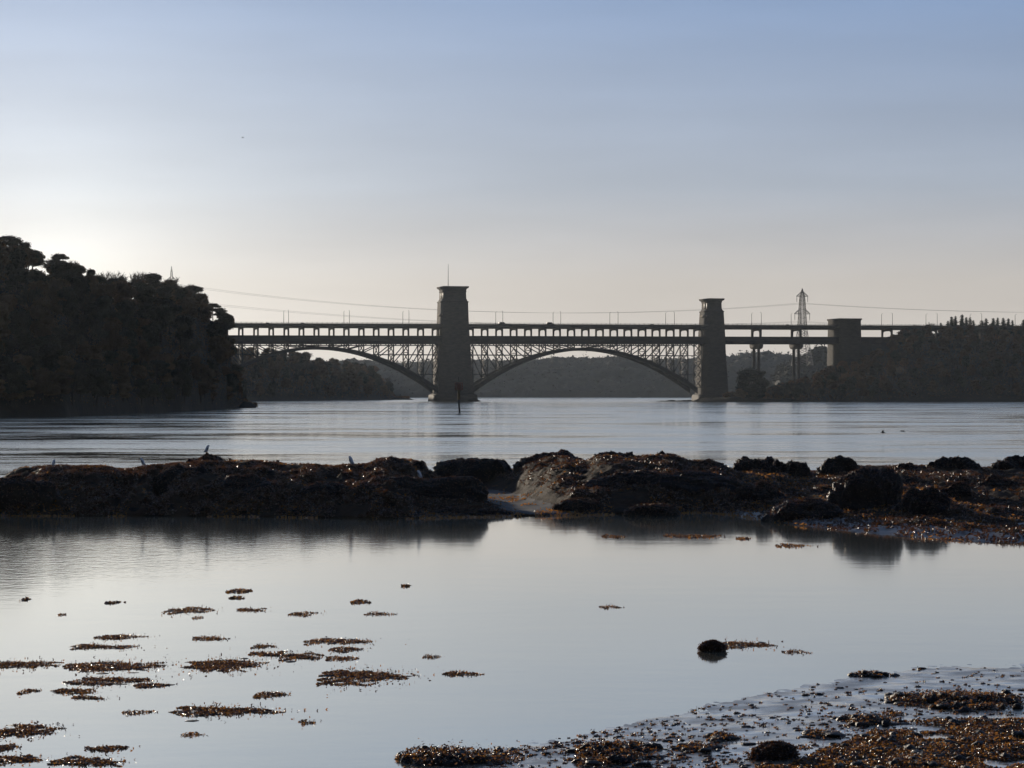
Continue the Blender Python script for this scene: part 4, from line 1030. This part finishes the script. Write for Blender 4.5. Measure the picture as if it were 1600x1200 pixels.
# ------------------------------------------------------------------ seaweed rafts in the pool and heaps on the beach
def raft(px0, px1, py, th, label, h=.019, beach=False, lean=.0, grp=None):
    d = gd(py); xa, xb = (px0 - 800) / F * d, (px1 - 800) / F * d; L_ = xb - xa; dd = th * d * d / (H * F)
    sd = int(px0 * 7 + py) % 997; rg = np.random.default_rng(sd + 3); K = int(np.clip(th / 2.2, 1, 12)); m = MB(); C = []; B_ = []
    big = th > 7
    for k in range(K):
        v0 = (k + .5) / K - .5; core = 1 - abs(v0) * 1.1
        a_ = rg.uniform(0, .22) * (1 - core) * 2 + .02; b_ = 1 - rg.uniform(0, .55) * (1 - core * .6); b_ = max(b_, a_ + .25)
        if K > 2 and rg.uniform() < .2: a_ += .3 * rg.uniform()
        n = int((b_ - a_) * L_ * (330 if not beach else 380) * (1.3 if d > 70 else 1)) + 12
        t_ = a_ + (b_ - a_) * rg.beta(1.1, 1.45, n); f = (t_ - a_) / (b_ - a_); env = np.clip(np.sin(np.clip(f, 0, 1) ** .7 * math.pi), 0, 1) ** .8
        slope = .25 + .45 * t_                                   # strands drift away and to the right
        y = d + dd * (v0 * (.9 - .35 * t_) + slope * .35 * lean + .30 * vn(t_ * 4 + k * .9, 0, 0, sd)) + rg.normal(size=n) * dd / K * .30 * (env + .15)
        x = xa + L_ * t_
        st = rg.uniform(size=n) < .10; x = np.where(st, x + rg.exponential(.12, n) * L_, x); y = np.where(st, y + rg.normal(size=n) * dd * .3, y)
        gap = fbm(x * 5, np.full(n, k * 7.3), 0, 2, sd + 3); kp = gap > -.42 - .25 * env * core
        x, y, env = x[kp], y[kp], env[kp]
        if len(x) == 0: continue
        base = np.array([bz(p_, q_) for p_, q_ in zip(x, y)]) if beach else 0.0
        hh = h * (.25 + env * core * 1.1)
        C.append(np.stack([x, y, base + rg.uniform(0, 1, len(x)) * hh + .002], -1))
        if big:
            for j in range(int(1 + L_ * 2.2 * core)):
                i_ = rg.integers(len(x)); lump(m, (x[i_], y[i_], (base[i_] if beach else 0) - .003), (rg.uniform(.05, .16), dd / K * .55 + .02, hh[i_] * .85), j + sd, .5, 10, 5, 1)
    C = np.concatenate(C); k_ = rg.uniform(size=len(C)) < .5; sz_ = .021 if d < 60 else .04; m.leaves(C[k_], sz_, .45, 0, 2.1, rg); m.leaves(C[~k_], sz_ * 1.1, .2, 2, 2.1, rg)
    if beach and big:
        for j in range(int(10 + L_ * 14)):
            p_ = C[rg.integers(len(C))]; lump(m, (p_[0], p_[1], p_[2] - h * .35), (rg.uniform(.04, .11), rg.uniform(.08, .2), h * rg.uniform(.3, .6)), j, .5, 10, 6, 1)
    o = obj('seaweed_heap' if beach else 'seaweed_raft', m.mesh('seaweed', [M['weed_gold'], M['rock'], M['weed_dark']]))
    return tag(o, label, 'seaweed', grp)
G1 = 'seaweed patches breaking the surface of the pool'
RAFTS = [(33, 50, 937, 2.4, 'tiny dark weed scrap near the left edge below the dark reflection'), (165, 188, 942, 2.6, 'tiny weed scrap upper left of the pool, level with the two thin strips'),
 (90, 106, 961, 2.2, 'tiny weed scrap alone at upper left, lower of two specks'), (250, 338, 955, 9, 'spindle-shaped weed patch at upper left of the pool, thick in the middle'),
 (299, 320, 966, 3, 'small scrap just under the spindle-shaped patch'), (354, 400, 924, 4.2, 'thin dark strip farthest out in the pool on the left'),
 (357, 386, 935, 2.8, 'thin strip directly below the farthest strip'), (366, 425, 953, 5, 'broken thin strip right of the spindle-shaped patch'),
 (443, 512, 960, 6, 'short strip of weed alone right of the broken thin strip'), (547, 588, 941, 4, 'thin double strip at upper middle of the pool'),
 (568, 624, 960, 3.4, 'faint dotted strip below the thin double strip'), (627, 646, 916, 2.2, 'tiny faint scrap farthest out near the middle'),
 (145, 238, 995, 7, 'narrow patch, upper one of the pair left of the lone oval'), (108, 222, 1012, 8, 'narrow patch, lower one of the pair left of the lone oval'),
 (292, 368, 999, 6.5, 'lone oval strip of weed in the left middle of the pool'), (-20, 122, 1038, 13, 'long ragged patch running off the left edge of the picture'),
 (86, 264, 1046, 17, 'long thick patch just right of the one cut by the left edge'), (95, 242, 1065, 10, 'tapering patch below the long thick patch'),
 (80, 162, 1080, 9.5, 'short thick patch third down at the left'), (102, 180, 1091, 5.5, 'thin patch fourth down at the left'),
 (24, 64, 1082, 5.5, 'small isolated patch near the left edge beside the short thick patch'), (206, 267, 1073, 7.5, 'small dark oval patch right of the tapering patch'),
 (286, 425, 1041, 22, 'big tangled patch in the centre left of the pool'), (384, 456, 1023, 9, 'patch joining the upper right of the big tangled patch'),
 (389, 442, 1011, 5, 'thin curved strip above the tangled patches'), (428, 512, 1027, 11, 'dense patch right of the big tangled patch'),
 (470, 584, 1004, 8, 'long strip slanting up to the right above the tangled patches'), (512, 570, 1016, 7, 'short thick patch under the right end of the slanting strip'),
 (506, 562, 1030, 6, 'ragged strip at the right end of the tangled patches'), (659, 689, 1027, 4, 'small oval scrap alone near the middle of the pool'),
 (492, 655, 1059, 23, 'large wedge-shaped patch nearest the middle of the pool'), (690, 758, 1053, 7, 'thin slanting strip right of the large wedge-shaped patch'),
 (396, 452, 1087, 7, 'short strip between the tangled patches and the long lower patch'), (263, 450, 1113, 16, 'long lower patch thick at its left end'),
 (462, 500, 1130, 6.5, 'small thick patch right of the long lower patch'), (188, 250, 1114, 4, 'dotted scraps left of the long lower patch'),
 (-20, 97, 1143, 22, 'big patch at the left edge near the bottom, with fraying right end'), (-20, 30, 1170, 9, 'small patch cut by the left edge below the big one'),
 (128, 212, 1171, 7, 'thin fraying strip near the bottom left'), (-20, 64, 1191, 14, 'patch in the bottom left corner'), (58, 196, 1192, 14, 'ragged patch right of the bottom left corner'),
 (283, 326, 1148, 4, 'faint scraps below the long lower patch'), (936, 972, 950, 5, 'small dark patch alone in the open middle of the pool'),
 (940, 982, 839, 3.4, 'short strip in the water just off the middle of the rock bar'), (1036, 1132, 838, 4, 'long thin strip in the water just off the right of the rock bar'),
 (1210, 1260, 853, 4, 'thin strip just off the muddy flat of the rock bar'), (1128, 1218, 1010, 10, 'tail of weed trailing right from the lone stone'),
 (1222, 1266, 1020, 4, 'thin scrap of weed right of the trailing tail'), (1150, 1180, 842, 3, 'tiny strip off the rock bar right of the long thin strip')]
for r in RAFTS: raft(r[0], r[1], r[2], r[3], r[4], grp=G1, lean=.5)
G2 = 'seaweed heaps on the muddy beach'
HEAPS = [(1328, 1402, 1056, 8, .07, 'small raised heap at the far edge of the muddy beach'), (1382, 1480, 1101, 13, .09, 'dark heap in the middle of the beach at the right'),
 (1398, 1460, 1110, 5, .03, 'thin scrap just below the dark middle heap'), (1425, 1640, 1108, 26, .13, 'long thick heap running off the right edge of the picture'),
 (1378, 1425, 1127, 6, .05, 'small heap left of the long thick heap'), (1318, 1412, 1141, 13, .10, 'oval heap above the corner carpet of weed'),
 (1305, 1370, 1133, 5, .03, 'thin strip above the oval heap'), (1108, 1162, 1163, 11, .07, 'small heap left of the dark rounded stone'),
 (1056, 1128, 1179, 11, .06, 'low ragged heap at bottom centre right'), (895, 1032, 1186, 27, .12, 'tall clumpy heap at the bottom centre of the picture'),
 (950, 1030, 1166, 6, .05, 'thin strip above the tall clumpy heap'), (612, 822, 1190, 25, .12, 'long mound of weed at the bottom edge left of the clumpy heap'), (1256, 1330, 1162, 10, .06, 'low heap just right of the dark rounded stone')]
for a in HEAPS: raft(a[0], a[1], a[2], a[3], a[5], h=a[4], beach=True, grp=G2, lean=.3)

# ------------------------------------------------------------------ gulls
def gull_meshes():
    def body(parts):
        m = MB(); rs = []
        for (x, z, ry, rz_) in parts:
            rs.append([(x, ry * math.cos(a), z + rz_ * math.sin(a)) for a in np.linspace(0, 2 * math.pi, 14, endpoint=False)])
        return m, rs
    # one continuous surface from tail to crown and bill; x forward
    spine = [(-.17, .055, .012, .01), (-.14, .085, .03, .025), (-.10, .125, .05, .055), (-.055, .165, .066, .078), (-.01, .205, .070, .085), (.03, .245, .060, .078),
             (.05, .285, .044, .052), (.058, .315, .036, .036), (.072, .336, .037, .034), (.088, .342, .030, .028), (.102, .340, .014, .014), (.122, .334, .009, .009), (.138, .327, .002, .003)]
    m, rs = body([(x * .92, z, ry * 1.3, rz_ * (1.15 if (x > .05 or x < -.12) else 1.65)) for x, z, ry, rz_ in spine])
    m.rings(rs[:7], 0); m.rings(rs[6:11], 0); m.rings(rs[10:], 1)
    w = {}
    for sg in (-1, 1):
        k = MB(); rr = []
        for (x, z, r1, r2) in [(.035, .25, .004, .012), (.015, .24, .016, .05), (-.04, .18, .018, .06), (-.10, .12, .012, .04), (-.135, .085, .007, .02), (-.175, .05, .002, .006)]:
            y = sg * (.078 if x > -.1 else .04)
            if x > .05: y = sg * .05
            rr.append([(x, y + r1 * math.cos(a), z + r2 * math.sin(a)) for a in np.linspace(0, 2 * math.pi, 10, endpoint=False)])
        k.rings(rr[:5], 0); k.rings(rr[4:], 1); w[sg] = k.mesh('wing', [M['gull_grey'], M['gull_black']], True)
    l = {}
    for sg in (-1, 1):
        k = MB(); k.tube([(.0, sg * .025, .14), (-.008, sg * .025, .07), (.0, sg * .025, .004)], .0055, 6)
        for a in (-.4, 0, .4): k.tube([(0, sg * .025, .005), (.04 * math.cos(a), sg * .025 + .04 * math.sin(a), .003)], .004, 5)
        l[sg] = k.mesh('leg', M['gull_leg'])
    return m, w, l
GM = gull_meshes()
gb = GM[0].mesh('body', [M['gull_white'], M['gull_black']], True)
for px, py, d, s_, rz, pitch, lb in [(324, 708, 117, 1.0, .5, 0, 'gull standing tall on the highest rock of the left half, facing right'), (548, 727, 116, 1.12, 2.5, 0, 'pale-breasted gull standing on the low ridge, facing left'),
                              (222, 728, 112.5, .95, 2.9, 0, 'small gull perched on the left part of the bar, facing left'), (84, 728.5, 113, .8, 1.2, 0, 'bird crouching on the long low rock near the left edge'),
                              (655, 748, 110.5, 1.0, 2.6, 0, 'gull standing on the dark rock face, in front of the small boulder')]:
    b = P(px, py, d); t = thing('gull', tuple(b), lb, 'gull', 'gulls on the rock bar', rz); t.scale = (s_,) * 3
    obj('body', gb, t)
    for sg in (-1, 1): obj('wing', GM[1][sg], t); obj('leg', GM[2][sg], t)
def flier(px, py, d, sc, rz, up, lb, grp=None):
    t = thing('flying_bird', tuple(P(px, py, d)), lb, 'bird', grp, rz); t.scale = (sc,) * 3
    m = MB(); m.rings([[(x, r * math.cos(a), z + r * math.sin(a)) for a in np.linspace(0, 6.283, 10, endpoint=False)] for x, z, r in ((-.3, 0, .01), (-.2, 0, .05), (-.05, 0, .085), (.1, .0, .08), (.2, .02, .045), (.27, .03, .045), (.33, .025, .015), (.38, .02, .006))])
    obj('body', m.mesh('body', M['gull_black'], True), t)
    for sg in (-1, 1):
        k = MB(); rs = []
        for y, x, z, c_ in ((.04, .02, 0, .12), (.22, .06, up * .16, .11), (.42, .0, up * .24, .08), (.6, -.10, up * .26, .015)):
            rs.append([(x + c_, sg * y, z), (x, sg * y, z + .012), (x - c_, sg * y, z), (x, sg * y, z - .012)])
        k.rings(rs); obj('wing', k.mesh('wing', M['gull_black'], True), t)
flier(1380, 676, 250, .75, 2.9, 1.2, 'dark bird flying low over the channel with raised wings, left one of two', None)
flier(1410.5, 673.5, 255, .75, 2.6, -.4, 'dark bird flying low over the channel with level wings, right one of two', None)
flier(379, 215, 300, .45, .4, .5, 'tiny lone bird high in the sky over the headland')

# ------------------------------------------------------------------ haze
m = MB(); m.box((-2900, -100, -8), (2900, 4800, 120))
hm = bpy.data.materials.new('haze'); hm.use_nodes = True; t = hm.node_tree; t.nodes.remove(t.nodes['Principled BSDF'])
pv = t.nodes.new('ShaderNodeVolumePrincipled'); pv.inputs['Color'].default_value = (.78, .89, 1, 1); pv.inputs['Density'].default_value = 2.4e-5; pv.inputs['Anisotropy'].default_value = .5
t.links.new(pv.outputs[0], t.nodes['Material Output'].inputs['Volume'])
tag(obj('haze', m.mesh('haze', hm)), kind='stuff', label='thin evening haze over the strait')
SC.cycles.volume_bounces = 0
SC.cycles.max_bounces = 6; SC.cycles.diffuse_bounces = 2; SC.cycles.glossy_bounces = 3; SC.cycles.transmission_bounces = 2; SC.cycles.transparent_max_bounces = 8
